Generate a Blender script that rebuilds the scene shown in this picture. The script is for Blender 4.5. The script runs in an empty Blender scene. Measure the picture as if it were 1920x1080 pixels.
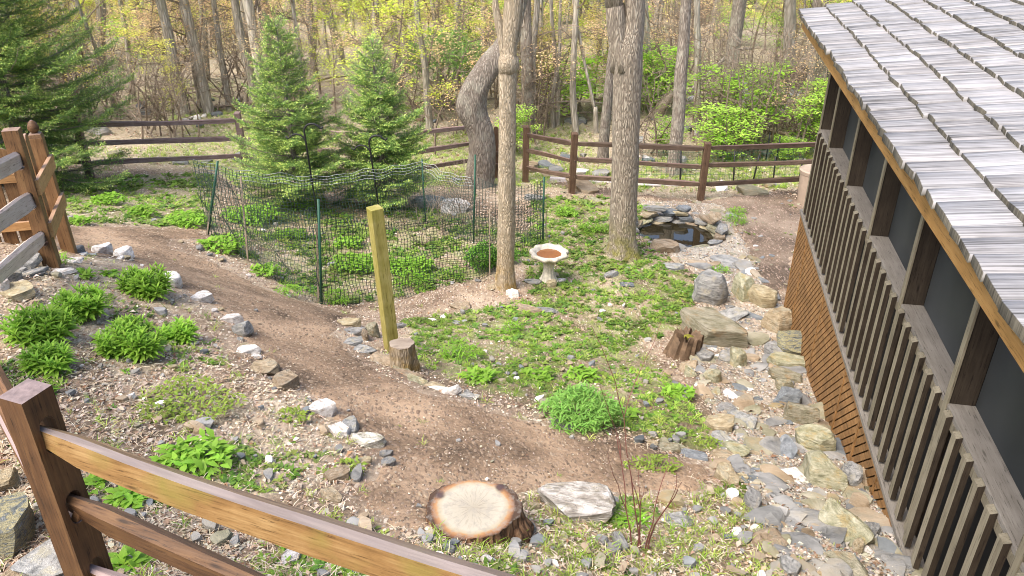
import bpy, bmesh, math, random
import numpy as np
from mathutils import Vector, Matrix
R = math.radians
random.seed(7); rng = np.random.default_rng(7)
S = bpy.context.scene; C = S.collection

# ------------------------------------------------------------------ camera, sky, sun, exposure
CAMZ = 5.9; PITCH = 28.1; FPX = 1476.0
cd = bpy.data.cameras.new("camera"); cam = bpy.data.objects.new("camera", cd); C.objects.link(cam)
cam.location = (0, 0, CAMZ); cam.rotation_euler = (R(90 - PITCH), 0, 0)
cd.sensor_width = 36; cd.lens = FPX / 1920 * 36; cd.clip_start = 0.05; cd.clip_end = 2000
S.camera = cam
SUN_EL, SUN_AZ = 56, 228          # azimuth of the sun, degrees clockwise from +Y
w = bpy.data.worlds.new("World"); S.world = w; w.use_nodes = True
nt = w.node_tree; bg = nt.nodes["Background"]
sky = nt.nodes.new("ShaderNodeTexSky"); sky.sky_type = 'NISHITA'; sky.sun_disc = False
sky.sun_elevation = R(SUN_EL); sky.sun_rotation = R(SUN_AZ)
sky.air_density = 1.0; sky.dust_density = 4.0; sky.ozone_density = 1.0
nt.links.new(sky.outputs[0], bg.inputs[0]); bg.inputs[1].default_value = 0.15
sd = bpy.data.lights.new("sun", 'SUN'); sun = bpy.data.objects.new("sun", sd); C.objects.link(sun)
sd.energy = 1.7; sd.angle = R(36); sd.color = (1, .94, .86)
sun.rotation_euler = (R(90 - SUN_EL), 0, R(180 - SUN_AZ))
S.view_settings.view_transform = 'Standard'; S.view_settings.look = 'None'
S.view_settings.gamma = 1; S.view_settings.exposure = 1.42
S.render.engine = 'CYCLES'
S.cycles.pixel_filter_type = 'BLACKMAN_HARRIS'; S.cycles.filter_width = 1.0
S.cycles.denoising_input_passes = 'RGB_ALBEDO_NORMAL'; S.cycles.denoising_prefilter = 'ACCURATE'
S.cycles.max_bounces = 6; S.cycles.transparent_max_bounces = 12

# ------------------------------------------------------------------ helpers
cP, sP = math.cos(R(PITCH)), math.sin(R(PITCH))
def tag(o, label=None, cat=None, group=None, kind=None):
    if label: o['label'] = label
    if cat: o['category'] = cat
    if group: o['group'] = group
    if kind: o['kind'] = kind
    return o
def empty(name, loc=(0, 0, 0), rz=0):
    o = bpy.data.objects.new(name, None); C.objects.link(o); o.location = loc; o.rotation_euler = (0, 0, rz)
    o.empty_display_size = .1; return o
def link(name, me, parent=None, loc=None):
    o = bpy.data.objects.new(name, me); C.objects.link(o)
    if parent: o.parent = parent
    if loc is not None: o.location = loc
    return o
def npmesh(name, v, f, mat=None, col=None, smooth=False, sharp=None):
    """numpy mesh: v (n,3), f (m,k) all the same size, col (n,3) optional point colour"""
    v = np.asarray(v, dtype=np.float32); f = np.asarray(f, dtype=np.int32)
    me = bpy.data.meshes.new(name); k = f.shape[1]
    me.vertices.add(len(v)); me.vertices.foreach_set('co', v.ravel())
    me.loops.add(f.size); me.loops.foreach_set('vertex_index', f.ravel())
    me.polygons.add(len(f)); me.polygons.foreach_set('loop_start', np.arange(0, f.size, k, dtype=np.int32))
    me.update(calc_edges=True); me.validate()
    if smooth:
        me.polygons.foreach_set('use_smooth', np.ones(len(me.polygons), bool))
        if sharp: me.set_sharp_from_angle(angle=R(sharp))
    if col is not None:
        a = me.attributes.new('col', 'FLOAT_COLOR', 'POINT')
        c4 = np.ones((len(v), 4), np.float32); c4[:, :3] = col; a.data.foreach_set('color', c4.ravel())
    if mat: me.materials.append(mat)
    return me
class MB:
    def __init__(s): s.v = []; s.f = []
    def add(s, vs, fs):
        n = len(s.v); s.v += [tuple(x) for x in vs]; s.f += [tuple(i + n for i in q) for q in fs]
    def box(s, c, d, m=None):
        x, y, z = [k / 2 for k in d]
        vs = [Vector((sx * x, sy * y, sz * z)) for sx in (-1, 1) for sy in (-1, 1) for sz in (-1, 1)]
        if m: vs = [m @ q for q in vs]
        vs = [q + Vector(c) for q in vs]
        s.add(vs, [(0, 1, 3, 2), (4, 6, 7, 5), (0, 4, 5, 1), (2, 3, 7, 6), (0, 2, 6, 4), (1, 5, 7, 3)])
    def beam(s, a, b, w, h, up=(0, 0, 1)):
        a = Vector(a); b = Vector(b); x = (b - a); L = x.length; x.normalize()
        y = Vector(up).cross(x).normalized(); z = x.cross(y)
        m = Matrix((x, y, z)).transposed(); s.box((a + b) / 2, (L, w, h), m)
    def loft(s, rings, cap=True):
        n = len(s.v); k = len(rings[0])
        for r in rings: s.v += [tuple(p) for p in r]
        for i in range(len(rings) - 1):
            for j in range(k):
                a = n + i * k + j; b = n + i * k + (j + 1) % k
                s.f.append((a, b, b + k, a + k))
        if cap:
            s.f.append(tuple(n + j for j in reversed(range(k)))); s.f.append(tuple(n + (len(rings) - 1) * k + j for j in range(k)))
    def tube(s, pts, rad, k=6, cap=True):
        pts = [Vector(p) for p in pts]; rings = []
        if not hasattr(rad, '__len__'): rad = [rad] * len(pts)
        px = None
        for i, p in enumerate(pts):
            t = (pts[min(i + 1, len(pts) - 1)] - pts[max(i - 1, 0)]).normalized()
            if px is None: px = t.orthogonal().normalized()
            px = (px - t * px.dot(t)).normalized(); py = t.cross(px)
            rings.append([p + (px * math.cos(2 * math.pi * j / k) + py * math.sin(2 * math.pi * j / k)) * rad[i] for j in range(k)])
        s.loft(rings, cap)
    def build(s, name, mat, parent=None, loc=None, smooth=False, sharp=None, bevel=0):
        me = bpy.data.meshes.new(name); me.from_pydata(s.v, [], s.f); me.update()
        if smooth:
            me.polygons.foreach_set('use_smooth', np.ones(len(me.polygons), bool))
            if sharp: me.set_sharp_from_angle(angle=R(sharp))
        if mat: me.materials.append(mat)
        o = link(name, me, parent, loc)
        if bevel:
            b = o.modifiers.new('bevel', 'BEVEL'); b.width = bevel; b.segments = 2; b.limit_method = 'ANGLE'
        return o
def copy_tree(o, loc=None, rz=None, sc=None):
    r = o.copy(); C.objects.link(r)
    for ch in list(o.children):
        c = ch.copy(); C.objects.link(c); c.parent = r
        for g in list(ch.children):
            d = g.copy(); C.objects.link(d); d.parent = c
    if loc is not None: r.location = loc
    if rz is not None: r.rotation_euler[2] = rz
    if sc is not None: r.scale = (sc, sc, sc) if not hasattr(sc, '__len__') else sc
    return r

# ------------------------------------------------------------------ terrain height (thin-plate spline through surveyed points: x, y, depth below the lens)
CP = [(-1.7, 2.3, 2.85), (.1, 1.6, 2.8), (2.68, 3.94, 4.14), (2.97, 5.3, 4.57), (3.28, 6.81, 5.0), (3.87, 9.61, 5.5),
      (3.5, 14.2, 5.72), (1.1, 15.2, 5.85), (.2, 16.3, 6.0), (-6.2, 14.2, 5.3), (-4.17, 6.4, 3.2), (-4.4, 10.6, 4.75),
      (-2.49, 8.9, 4.9), (.4, 11.6, 5.3), (-2.5, 13.4, 5.5), (-3.5, 4.3, 2.95), (-8, 6.4, 2.9), (-9, 11, 4.3), (5.2, 6.5, 5.0), (2.2, 1.5, 3.6), (6, 1.5, 3.8),
      (7, 12, 5.7), (0, 20, 6.0), (-10, 20, 5.7), (9, 20, 6.0), (-3, 0, 2.5), (0, -1, 2.6), (-7, 0, 2.5), (5, -2, 3.3),
      (0, 27, 6.2), (-14, 27, 6.1), (14, 27, 6.1), (0, 45, 7.6), (-25, 45, 7.6), (25, 45, 7.4), (0, 75, 9.2), (-40, 75, 9.2), (40, 75, 9.2),
      (-20, 12, 4.2), (18, 8, 5.6), (-15, -5, 2.4), (15, -5, 3.8)]
CPa = np.array(CP, float)
def _U(r2): return .5 * r2 * np.log(r2 + 1e-9)
_n = len(CPa); _K = _U(((CPa[:, None, :2] - CPa[None, :, :2]) ** 2).sum(-1)) + np.eye(_n) * .08
_Pm = np.c_[np.ones(_n), CPa[:, :2]]
_A = np.block([[_K, _Pm], [_Pm.T, np.zeros((3, 3))]]); _W = np.linalg.solve(_A, np.r_[CPa[:, 2], 0, 0, 0])
POND = (3.05, 11.9)   # refined below
def hz0(x, y):
    x = np.atleast_1d(np.asarray(x, float)); y = np.atleast_1d(np.asarray(y, float))
    xc = np.clip(x, -60, 60); yc = np.clip(y, -20, 110)
    r2 = (xc[:, None] - CPa[None, :, 0]) ** 2 + (yc[:, None] - CPa[None, :, 1]) ** 2
    h = _U(r2) @ _W[:_n] + _W[_n] + _W[_n + 1] * xc + _W[_n + 2] * yc
    z = CAMZ - h
    for a, b, ph, am in ((1.7, .9, .3, .022), (-1.1, 2.1, 1.9, .02), (4.3, 3.1, .7, .008), (-3.7, 5.3, 2.2, .007), (9.1, -6.3, .4, .004), (.5, -.35, 1., .04)):
        z = z + am * np.sin(a * x + b * y + ph)
    return z
POND_C = None
def hz(x, y):
    z = hz0(x, y)
    if POND_C is not None:
        x = np.atleast_1d(np.asarray(x, float)); y = np.atleast_1d(np.asarray(y, float))
        r = np.sqrt(((x - POND_C[0]) / POND_C[2]) ** 2 + ((y - POND_C[1]) / POND_C[3]) ** 2)
        z = z - .34 * np.clip((1.22 - r) / .3, 0, 1)
    return z
def H(x, y): return float(hz(x, y)[0])
def rays(px, py):
    px = np.asarray(px, float); py = np.asarray(py, float)
    X = (px - 960); Y = (540 - py)
    return np.stack([X, Y * sP + FPX * cP, Y * cP - FPX * sP], -1)
def ground(px, py, f=hz0):
    """where the sight line of a pixel of the survey meets the terrain"""
    d = rays(np.atleast_1d(px), np.atleast_1d(py)); d = d / d[:, 1:2]
    lo = np.full(len(d), .8); hi = np.full(len(d), 90.); t = np.full(len(d), .8); found = np.zeros(len(d), bool)
    ts = np.concatenate([np.arange(.8, 20, .15), np.arange(20, 90, .8)])
    prev = np.full(len(d), .8)
    act = np.arange(len(d)); last = .8
    for s_ in ts:
        if not len(act): break
        h_ = (CAMZ + d[act, 2] * s_) < f(d[act, 0] * s_, np.full(len(act), s_))
        lo[act[h_]] = last; hi[act[h_]] = s_; act = act[~h_]; last = s_
    for _ in range(13):
        m = (lo + hi) / 2; z = CAMZ + d[:, 2] * m; g = f(d[:, 0] * m, m); b = z < g
        hi = np.where(b, m, hi); lo = np.where(b, lo, m)
    m = (lo + hi) / 2
    return np.stack([d[:, 0] * m, m, CAMZ + d[:, 2] * m], -1)
def G(px, py): return Vector(ground(px, py)[0])
def at(px, py, Y):
    d = rays(px, py); d = d / d[1]; return Vector((d[0] * Y, Y, CAMZ + d[2] * Y))
def depth(p): return p[1] * cP + (CAMZ - p[2]) * sP
def W2(pts):
    a = np.array(pts, float); return ground(a[:, 0], a[:, 1])[:, :2]
def inpoly(x, y, poly):
    x = np.asarray(x); y = np.asarray(y); c = np.zeros(x.shape, bool); n = len(poly); j = n - 1
    for i in range(n):
        xi, yi = poly[i]; xj, yj = poly[j]
        t = ((yi > y) != (yj > y)) & (x < (xj - xi) * (y - yi) / (yj - yi + 1e-12) + xi); c ^= t; j = i
    return c
def wob(x, y, s=1., a=.05):
    return a * (np.sin(7.3 * x * s + 2.1 * y * s) + np.sin(-5.1 * x * s + 8.7 * y * s + 1.3) + .7 * np.sin(15.1 * x * s + 11 * y * s + .5) + .6 * np.sin(23 * x * s - 19 * y * s)) / 2
_pc = G(1268, 432); POND_C = (_pc.x, _pc.y, .68, .62)
WATER_Z = float(hz0(_pc.x, _pc.y)[0]) - .10

P_PATH = W2([(60, 425), (130, 425), (392, 425), (385, 450), (338, 452), (335, 467), (365, 477), (430, 503), (520, 548), (590, 572), (690, 590), (640, 606), (652, 640), (690, 682), (735, 708), (800, 737), (880, 752), (980, 787), (1110, 818), (1250, 850), (1330, 872), (1350, 905), (1290, 935), (1150, 925), (1010, 925), (960, 960), (880, 1000), (790, 1000), (720, 1000), (650, 930), (715, 868), (700, 835), (650, 815), (600, 770), (540, 725), (495, 690), (455, 640), (430, 605), (375, 568), (300, 522), (225, 484), (150, 480), (80, 470)])
P_FAR = W2([(1020, 345), (1060, 340), (1180, 362), (1330, 374), (1500, 350), (1560, 350), (1560, 400), (1512, 420), (1475, 585), (1425, 545), (1400, 480), (1355, 395), (1200, 372), (1130, 372)])
P_GRAV = W2([(1190, 375), (1360, 385), (1420, 490), (1440, 545), (1480, 585), (1580, 770), (1640, 880), (1720, 1040), (1760, 1090), (1480, 1120), (1440, 1000), (1390, 900), (1335, 800), (1300, 700), (1290, 640), (1310, 520), (1220, 460)])
P_BED = W2([(1020, 370), (1140, 370), (1200, 480), (1310, 520), (1290, 620), (1190, 640), (1340, 800), (1330, 850), (1170, 805), (1050, 770), (900, 730), (790, 690), (755, 600), (1000, 560), (980, 480)])
P_NET = W2([(395, 440), (465, 490), (603, 570), (760, 555), (915, 515), (1018, 450), (888, 400), (793, 385), (520, 380)])
P_BACK = W2([(100, 340), (400, 325), (400, 428), (110, 418)])
P_LBED = W2([(-60, 520), (150, 482), (225, 486), (300, 525), (375, 570), (430, 610), (455, 645), (495, 695), (600, 775), (650, 818), (710, 865), (650, 930), (720, 1000), (700, 1090), (200, 1090), (-200, 900)])
P_GR = [W2(q) for q in ([(760, 245), (905, 235), (905, 350), (760, 350)], [(1185, 298), (1520, 290), (1520, 346), (1185, 352)], [(300, 205), (470, 205), (470, 236), (290, 232)], [(0, 225), (60, 225), (60, 300), (0, 300)], [(430, 250), (640, 245), (640, 300), (430, 310)])]
P_BR = W2([(790, 1000), (960, 965), (1010, 930), (1290, 940), (1390, 905), (1440, 1000), (1480, 1110), (760, 1110)])
# ------------------------------------------------------------------ materials
def newmat(name):
    m = bpy.data.materials.new(name); m.use_nodes = True; n = m.node_tree
    b = n.nodes['Principled BSDF']; b.inputs['Specular IOR Level'].default_value = .25
    return m, n, b
def nd(n, t, **k):
    x = n.nodes.new(t)
    for a, v in k.items():
        if a.startswith('i_'): x.inputs[a[2:].replace('_', ' ')].default_value = v
        else: setattr(x, a, v)
    return x
def ramp(n, fac, cols, interp='LINEAR'):
    r = n.nodes.new('ShaderNodeValToRGB'); e = r.color_ramp.elements; r.color_ramp.interpolation = interp
    while len(e) < len(cols): e.new(.5)
    for i, (p, c) in enumerate(cols): e[i].position = p; e[i].color = (*c, 1)
    n.links.new(fac, r.inputs[0]); return r.outputs[0]
def coords(n, kind='Object', scale=(1, 1, 1), rot=(0, 0, 0)):
    tc = n.nodes.new('ShaderNodeTexCoord'); mp = n.nodes.new('ShaderNodeMapping')
    mp.inputs['Scale'].default_value = scale; mp.inputs['Rotation'].default_value = rot
    n.links.new(tc.outputs[kind], mp.inputs[0]); return mp.outputs[0]
def noise(n, vec, scale, detail=5, rough=.6, dist=0, out='Fac'):
    x = nd(n, 'ShaderNodeTexNoise'); x.inputs['Scale'].default_value = scale; x.inputs['Detail'].default_value = detail
    x.inputs['Roughness'].default_value = rough; x.inputs['Distortion'].default_value = dist
    n.links.new(vec, x.inputs['Vector']); return x.outputs[out]
def voro(n, vec, scale, feature='F1', out='Distance', rnd=1):
    x = nd(n, 'ShaderNodeTexVoronoi', feature=feature); x.inputs['Scale'].default_value = scale; x.inputs['Randomness'].default_value = rnd
    n.links.new(vec, x.inputs['Vector']); return x.outputs[out]
def mix(n, f, a, b, mode='MIX'):
    x = nd(n, 'ShaderNodeMix', data_type='RGBA', blend_type=mode)
    for s, v in ((0, f), (6, a), (7, b)):
        if hasattr(v, 'links'): n.links.new(v, x.inputs[s])
        elif isinstance(v, (int, float)): x.inputs[s].default_value = v
        else: x.inputs[s].default_value = (*v, 1)
    return x.outputs[2]
def mth(n, op, a, b=None, c=None, clamp=False):
    x = nd(n, 'ShaderNodeMath', operation=op, use_clamp=clamp)
    for s, v in enumerate((a, b, c)):
        if v is None: continue
        if hasattr(v, 'links'): n.links.new(v, x.inputs[s])
        else: x.inputs[s].default_value = v
    return x.outputs[0]
def bump(n, b, hgt, strength=.5, dist=.01, prev=None):
    x = nd(n, 'ShaderNodeBump'); x.inputs['Strength'].default_value = strength; x.inputs['Distance'].default_value = dist
    n.links.new(hgt, x.inputs['Height'])
    if prev: n.links.new(prev, x.inputs['Normal'])
    n.links.new(x.outputs[0], b.inputs['Normal']); return x.outputs[0]
def attr(n, name, out='Color'):
    x = nd(n, 'ShaderNodeAttribute', attribute_name=name); return x.outputs[out]
def objrand(n): return nd(n, 'ShaderNodeObjectInfo').outputs['Random']
def hsv(n, col, h=None, s=None, v=None):
    x = nd(n, 'ShaderNodeHueSaturation'); n.links.new(col, x.inputs['Color'])
    for k, q in (('Hue', h), ('Saturation', s), ('Value', v)):
        if q is None: continue
        if hasattr(q, 'links'): n.links.new(q, x.inputs[k])
        else: x.inputs[k].default_value = q
    return x.outputs[0]
def mr(n, v, a, b, c, d):
    x = nd(n, 'ShaderNodeMapRange'); n.links.new(v, x.inputs[0])
    for i, q in enumerate((a, b, c, d)): x.inputs[i + 1].default_value = q
    return x.outputs[0]

def soil(name, c_dark, c_mid, c_light, chips, chipmix=.5, mask=False):
    """bare ground: soil tone noise, wood chips and leaf crumbs as stretched cells, optional masks"""
    m, n, b = newmat(name); v = coords(n)
    big = noise(n, v, 1.1, 4, .6); fine = noise(n, v, 28, 6, .7)
    base = ramp(n, mth(n, 'ADD', mth(n, 'MULTIPLY', big, .68), mth(n, 'MULTIPLY', fine, .34)), [(.4, c_dark), (.5, c_mid), (.62, c_light)])
    hs = None
    for k, (rz, sc) in enumerate(((.5, 34), (2.1, 26), (1.2, 46))):
        vv = coords(n, 'Object', (1, .32, 1), (0, 0, rz)); wv = noise(n, vv, 7, 2, .5, 0, 'Color')
        vm = nd(n, 'ShaderNodeVectorMath', operation='ADD'); vs = nd(n, 'ShaderNodeVectorMath', operation='SCALE'); vs.inputs['Scale'].default_value = .06
        n.links.new(wv, vs.inputs[0]); n.links.new(vv, vm.inputs[0]); n.links.new(vs.outputs[0], vm.inputs[1])
        d = voro(n, vm.outputs[0], sc); c = voro(n, vm.outputs[0], sc, out='Color')
        sep = nd(n, 'ShaderNodeSeparateColor'); n.links.new(c, sep.inputs[0])
        pick = mth(n, 'GREATER_THAN', sep.outputs[0], 1 - chipmix * (.75 if k else .6))
        cc = ramp(n, sep.outputs[1], [(i / max(1, len(chips) - 1), q) for i, q in enumerate(chips)])
        edge = mth(n, 'LESS_THAN', d, .42)
        f = mth(n, 'MULTIPLY', pick, edge); base = mix(n, mth(n, 'MULTIPLY', f, .85), base, cc)
        hh = mth(n, 'MULTIPLY', f, mth(n, 'SUBTRACT', 1, d)); hs = hh if hs is None else mth(n, 'ADD', hs, hh)
    if mask:
        g = attr(n, 'mask'); sg = nd(n, 'ShaderNodeSeparateColor'); n.links.new(g, sg.inputs[0])
        # red: green undergrowth, green: dark mulch, blue: pale leaf litter of the wood
        gn = mth(n, 'ADD', noise(n, v, 5, 5, .7), mth(n, 'MULTIPLY', noise(n, v, 60, 3, .6), .35))
        gf = mth(n, 'MULTIPLY', sg.outputs[0], mr(n, gn, .58, .78, 0, 1), clamp=True)
        base = mix(n, mth(n, 'MULTIPLY', sg.outputs[1], .75), base, ramp(n, fine, [(.3, (.05, .034, .022)), (.7, (.15, .1, .065))]))
        lit = ramp(n, noise(n, v, 16, 6, .75), [(.3, (.15, .115, .08)), (.46, (.42, .34, .25)), (.6, (.6, .52, .41))])
        base = mix(n, mth(n, 'MULTIPLY', sg.outputs[2], .7), base, lit)
        base = mix(n, mth(n, 'MULTIPLY', gf, .8), base, ramp(n, fine, [(.3, (.07, .13, .02)), (.65, (.22, .31, .06))]))
    n.links.new(base, b.inputs['Base Color']); b.inputs['Roughness'].default_value = .95
    nb = bump(n, b, fine, .6, .02); bump(n, b, hs, .7, .012, nb)
    return m
M = {}
CH = [(.12, .075, .05), (.45, .36, .26), (.26, .17, .12), (.6, .52, .42), (.33, .24, .17), (.2, .12, .08)]
M['ground'] = soil('ground', (.1, .07, .048), (.24, .175, .12), (.42, .33, .235), CH, .62, True)
M['path'] = soil('path', (.09, .062, .04), (.23, .155, .098), (.4, .28, .18), [(.09, .06, .04), (.34, .25, .17), (.17, .11, .075), (.42, .32, .22)], .5)
M['far_path'] = soil('far_path', (.085, .062, .044), (.165, .12, .085), (.27, .21, .155), [(.08, .05, .03), (.42, .31, .24), (.2, .13, .09)], .36)
M['gravel'] = soil('gravel', (.16, .12, .085), (.3, .25, .19), (.42, .38, .31), [(.5, .43, .35), (.38, .27, .18), (.26, .26, .25), (.46, .37, .27), (.6, .55, .48)], .8)

def wood(name, cols, ring=1.0, lichen=None, rough=.55, axis=0, sc=1., randv=.25, topgrey=None):
    m, n, b = newmat(name); s = [22, 22, 22]; s[axis] = 1.3
    v = coords(n, 'Object', tuple(q * sc for q in s))
    rnd = objrand(n); ad = nd(n, 'ShaderNodeVectorMath', operation='ADD'); n.links.new(v, ad.inputs[0])
    cb = nd(n, 'ShaderNodeCombineXYZ'); n.links.new(mth(n, 'MULTIPLY', rnd, 37), cb.inputs[0]); n.links.new(mth(n, 'MULTIPLY', rnd, 91), cb.inputs[1]); n.links.new(cb.outputs[0], ad.inputs[1])
    g = noise(n, ad.outputs[0], 1.2, 6, .62, .6)
    v2 = coords(n, 'Object'); blot = noise(n, v2, 5.5, 4, .6)
    g2 = noise(n, ad.outputs[0], 5.5, 5, .7, .3)
    f = mth(n, 'ADD', mth(n, 'ADD', mth(n, 'MULTIPLY', g, .45), mth(n, 'MULTIPLY', g2, .28)), mth(n, 'MULTIPLY', blot, .32))
    c = ramp(n, f, [(.36 + .34 * i / max(1, len(cols) - 1), q) for i, q in enumerate(cols)])
    c = mix(n, mr(n, g2, .36, .42, .75, 0), c, tuple(q * .35 for q in cols[0]))
    kv = voro(n, coords(n, 'Object', tuple(1.6 if k_ == axis else 7 for k_ in range(3))), 1.9, out='Distance'); c = mix(n, mr(n, kv, .05, .13, .8, 0), c, tuple(q * .45 for q in cols[0]))
    if lichen: c = mix(n, mr(n, noise(n, v2, 2.3, 4, .6), .52, .68, 0, .85), c, lichen)
    if topgrey:
        ge = nd(n, 'ShaderNodeNewGeometry'); sx = nd(n, 'ShaderNodeSeparateXYZ'); n.links.new(ge.outputs['True Normal'], sx.inputs[0])
        c = mix(n, mr(n, sx.outputs[2], .78, .9, 0, .9), c, ramp(n, g, [(.35, tuple(q * .6 for q in topgrey)), (.65, topgrey)]))
    c = hsv(n, c, v=mr(n, rnd, 0, 1, 1 - randv, 1 + randv)); n.links.new(c, b.inputs['Base Color'])
    b.inputs['Roughness'].default_value = rough
    nb = bump(n, b, g, .5, .006); bump(n, b, voro(n, ad.outputs[0], 2.2), .25, .004, nb); return m
M['stain'] = wood('stained_wood', [(.045, .023, .012), (.12, .06, .026), (.21, .115, .048)], topgrey=(.25, .19, .18))
M['stain_post'] = wood('stained_post_wood', [(.032, .017, .009), (.082, .041, .018), (.145, .078, .032)], axis=2, topgrey=(.25, .19, .18))
M['golden_rail'] = wood('golden_rail_wood', [(.12, .062, .02), (.255, .145, .052), (.4, .265, .115)], lichen=(.23, .19, .045), topgrey=(.22, .185, .18))
M['gate'] = wood('gate_wood', [(.075, .038, .017), (.155, .082, .035), (.235, .138, .06)], axis=2, topgrey=(.3, .2, .15))
M['gate_rail'] = wood('gate_rail_wood', [(.2, .1, .035), (.32, .175, .07), (.42, .26, .12)], topgrey=(.4, .25, .16))
M['grey_rail'] = wood('weathered_rail_wood', [(.36, .27, .22), (.5, .4, .34), (.6, .51, .45)])
M['far_fence'] = wood('far_fence_wood', [(.05, .034, .024), (.1, .068, .048), (.16, .112, .082)], axis=0, topgrey=(.2, .13, .11))
M['far_post'] = wood('far_post_wood', [(.065, .038, .024), (.125, .075, .046), (.18, .118, .076)], axis=2)
M['old_rail'] = wood('old_rail_wood', [(.12, .075, .06), (.22, .155, .135), (.3, .24, .22)])
M['treated'] = wood('treated_post_wood', [(.17, .14, .03), (.29, .25, .07), (.4, .35, .15)], axis=2, lichen=(.2, .19, .03), randv=.05)
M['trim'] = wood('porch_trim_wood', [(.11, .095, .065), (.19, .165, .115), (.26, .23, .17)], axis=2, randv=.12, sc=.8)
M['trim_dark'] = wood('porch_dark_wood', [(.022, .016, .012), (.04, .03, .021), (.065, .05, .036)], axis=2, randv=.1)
M['sill'] = wood('porch_sill_wood', [(.13, .115, .095), (.19, .17, .145), (.25, .23, .2)], axis=1, randv=.08)
M['fascia'] = wood('fascia_wood', [(.19, .1, .028), (.31, .17, .055), (.4, .24, .09)], axis=1, randv=.03)
M['lattice'] = wood('lattice_wood', [(.1, .052, .02), (.23, .12, .043), (.37, .2, .075)], axis=1, sc=.6, randv=.03)
M['boardwhite'] = wood('weathered_board', [(.33, .29, .28), (.45, .41, .4), (.55, .51, .5)])
M['deadwood'] = wood('dead_wood', [(.2, .15, .11), (.33, .27, .21), (.45, .39, .32)])

def shingle():
    m, n, b = newmat('cedar_shingle'); v = coords(n, 'Object', (1.1, 50, 1))
    a = attr(n, 'col'); g = noise(n, v, 1.3, 6, .65, .3); bl = noise(n, coords(n, 'Object', (1, 1, 1)), 2.2, 4, .6)
    c = ramp(n, mth(n, 'ADD', mth(n, 'MULTIPLY', g, .75), mth(n, 'MULTIPLY', bl, .25)), [(.36, (.05, .048, .046)), (.45, (.17, .168, .168)), (.56, (.29, .288, .29)), (.72, (.37, .367, .37))])
    c = mix(n, 1.0, c, a, 'MULTIPLY'); n.links.new(c, b.inputs['Base Color']); b.inputs['Roughness'].default_value = .8
    bump(n, b, g, .6, .008); return m
M['shingle'] = shingle()
def bark(name, dark, mid, light, sc=1., moss=None, lich=None, vs=.16):
    m, n, b = newmat(name); v = coords(n, 'Object', (1, 1, vs))
    wv = noise(n, v, 5 * sc, 3, .5, 0, 'Color'); vm = nd(n, 'ShaderNodeVectorMath', operation='ADD'); vs_ = nd(n, 'ShaderNodeVectorMath', operation='SCALE'); vs_.inputs['Scale'].default_value = .12
    n.links.new(wv, vs_.inputs[0]); n.links.new(v, vm.inputs[0]); n.links.new(vs_.outputs[0], vm.inputs[1])
    e = voro(n, vm.outputs[0], 24 * sc, 'DISTANCE_TO_EDGE'); g = noise(n, v, 30 * sc, 5, .7)
    f = mth(n, 'ADD', mth(n, 'MULTIPLY', mr(n, e, 0, .28, 0, 1), .42), mth(n, 'MULTIPLY', g, .62))
    c = ramp(n, f, [(.18, dark), (.5, mid), (.85, light)])
    o = coords(n, 'Object')
    if lich: c = mix(n, mr(n, noise(n, o, 3.1, 4, .65), .5, .66, 0, .6), c, lich)
    if moss:
        gz = nd(n, 'ShaderNodeSeparateXYZ'); n.links.new(o, gz.inputs[0])
        mf = mth(n, 'MULTIPLY', mr(n, gz.outputs[2], .05, .75, .9, 0), mr(n, noise(n, o, 6, 4, .6), .38, .6, 0, 1)); c = mix(n, mf, c, moss)
    c = hsv(n, c, v=mr(n, objrand(n), 0, 1, .85, 1.15))
    n.links.new(c, b.inputs['Base Color']); b.inputs['Roughness'].default_value = .9
    bump(n, b, f, .9, .03); return m
M['bark_big'] = bark('furrowed_bark', (.12, .095, .07), (.3, .25, .19), (.46, .4, .31), 1.7, moss=(.2, .19, .035))
M['bark_pale'] = bark('pale_bark', (.2, .155, .1), (.38, .31, .215), (.5, .42, .31), 2.2, moss=(.3, .2, .06))
M['bark_grey'] = bark('grey_bark', (.1, .08, .065), (.24, .2, .16), (.4, .35, .29), 1.4, lich=(.42, .4, .32))
M['bark_far'] = bark('woodland_bark', (.16, .14, .11), (.35, .31, .25), (.52, .47, .4), .6, lich=(.35, .32, .24))
M['twig'] = bark('twig_bark', (.12, .085, .06), (.27, .21, .155), (.42, .35, .27), 2)
M['stumpbark'] = bark('stump_bark', (.03, .02, .014), (.16, .085, .045), (.3, .18, .1), 1, moss=None)

def leafmat(name, trans=.45, rough=.55, tint=None):
    m, n, b = newmat(name); a = attr(n, 'col'); rnd = objrand(n)
    c = hsv(n, a, v=mr(n, rnd, 0, 1, .85, 1.15))
    n.links.new(c, b.inputs['Base Color']); b.inputs['Roughness'].default_value = rough; b.inputs['Specular IOR Level'].default_value = .2
    if trans:
        t = nd(n, 'ShaderNodeBsdfTranslucent'); n.links.new(c, t.inputs[0]); ms = nd(n, 'ShaderNodeMixShader'); ms.inputs[0].default_value = trans
        n.links.new(b.outputs[0], ms.inputs[1]); n.links.new(t.outputs[0], ms.inputs[2]); n.links.new(ms.outputs[0], n.nodes['Material Output'].inputs[0])
    return m
M['leaf'] = leafmat('leaf'); M['needle'] = leafmat('needle', .15); M['dry'] = leafmat('dry_leaf', .1, .8)

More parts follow.
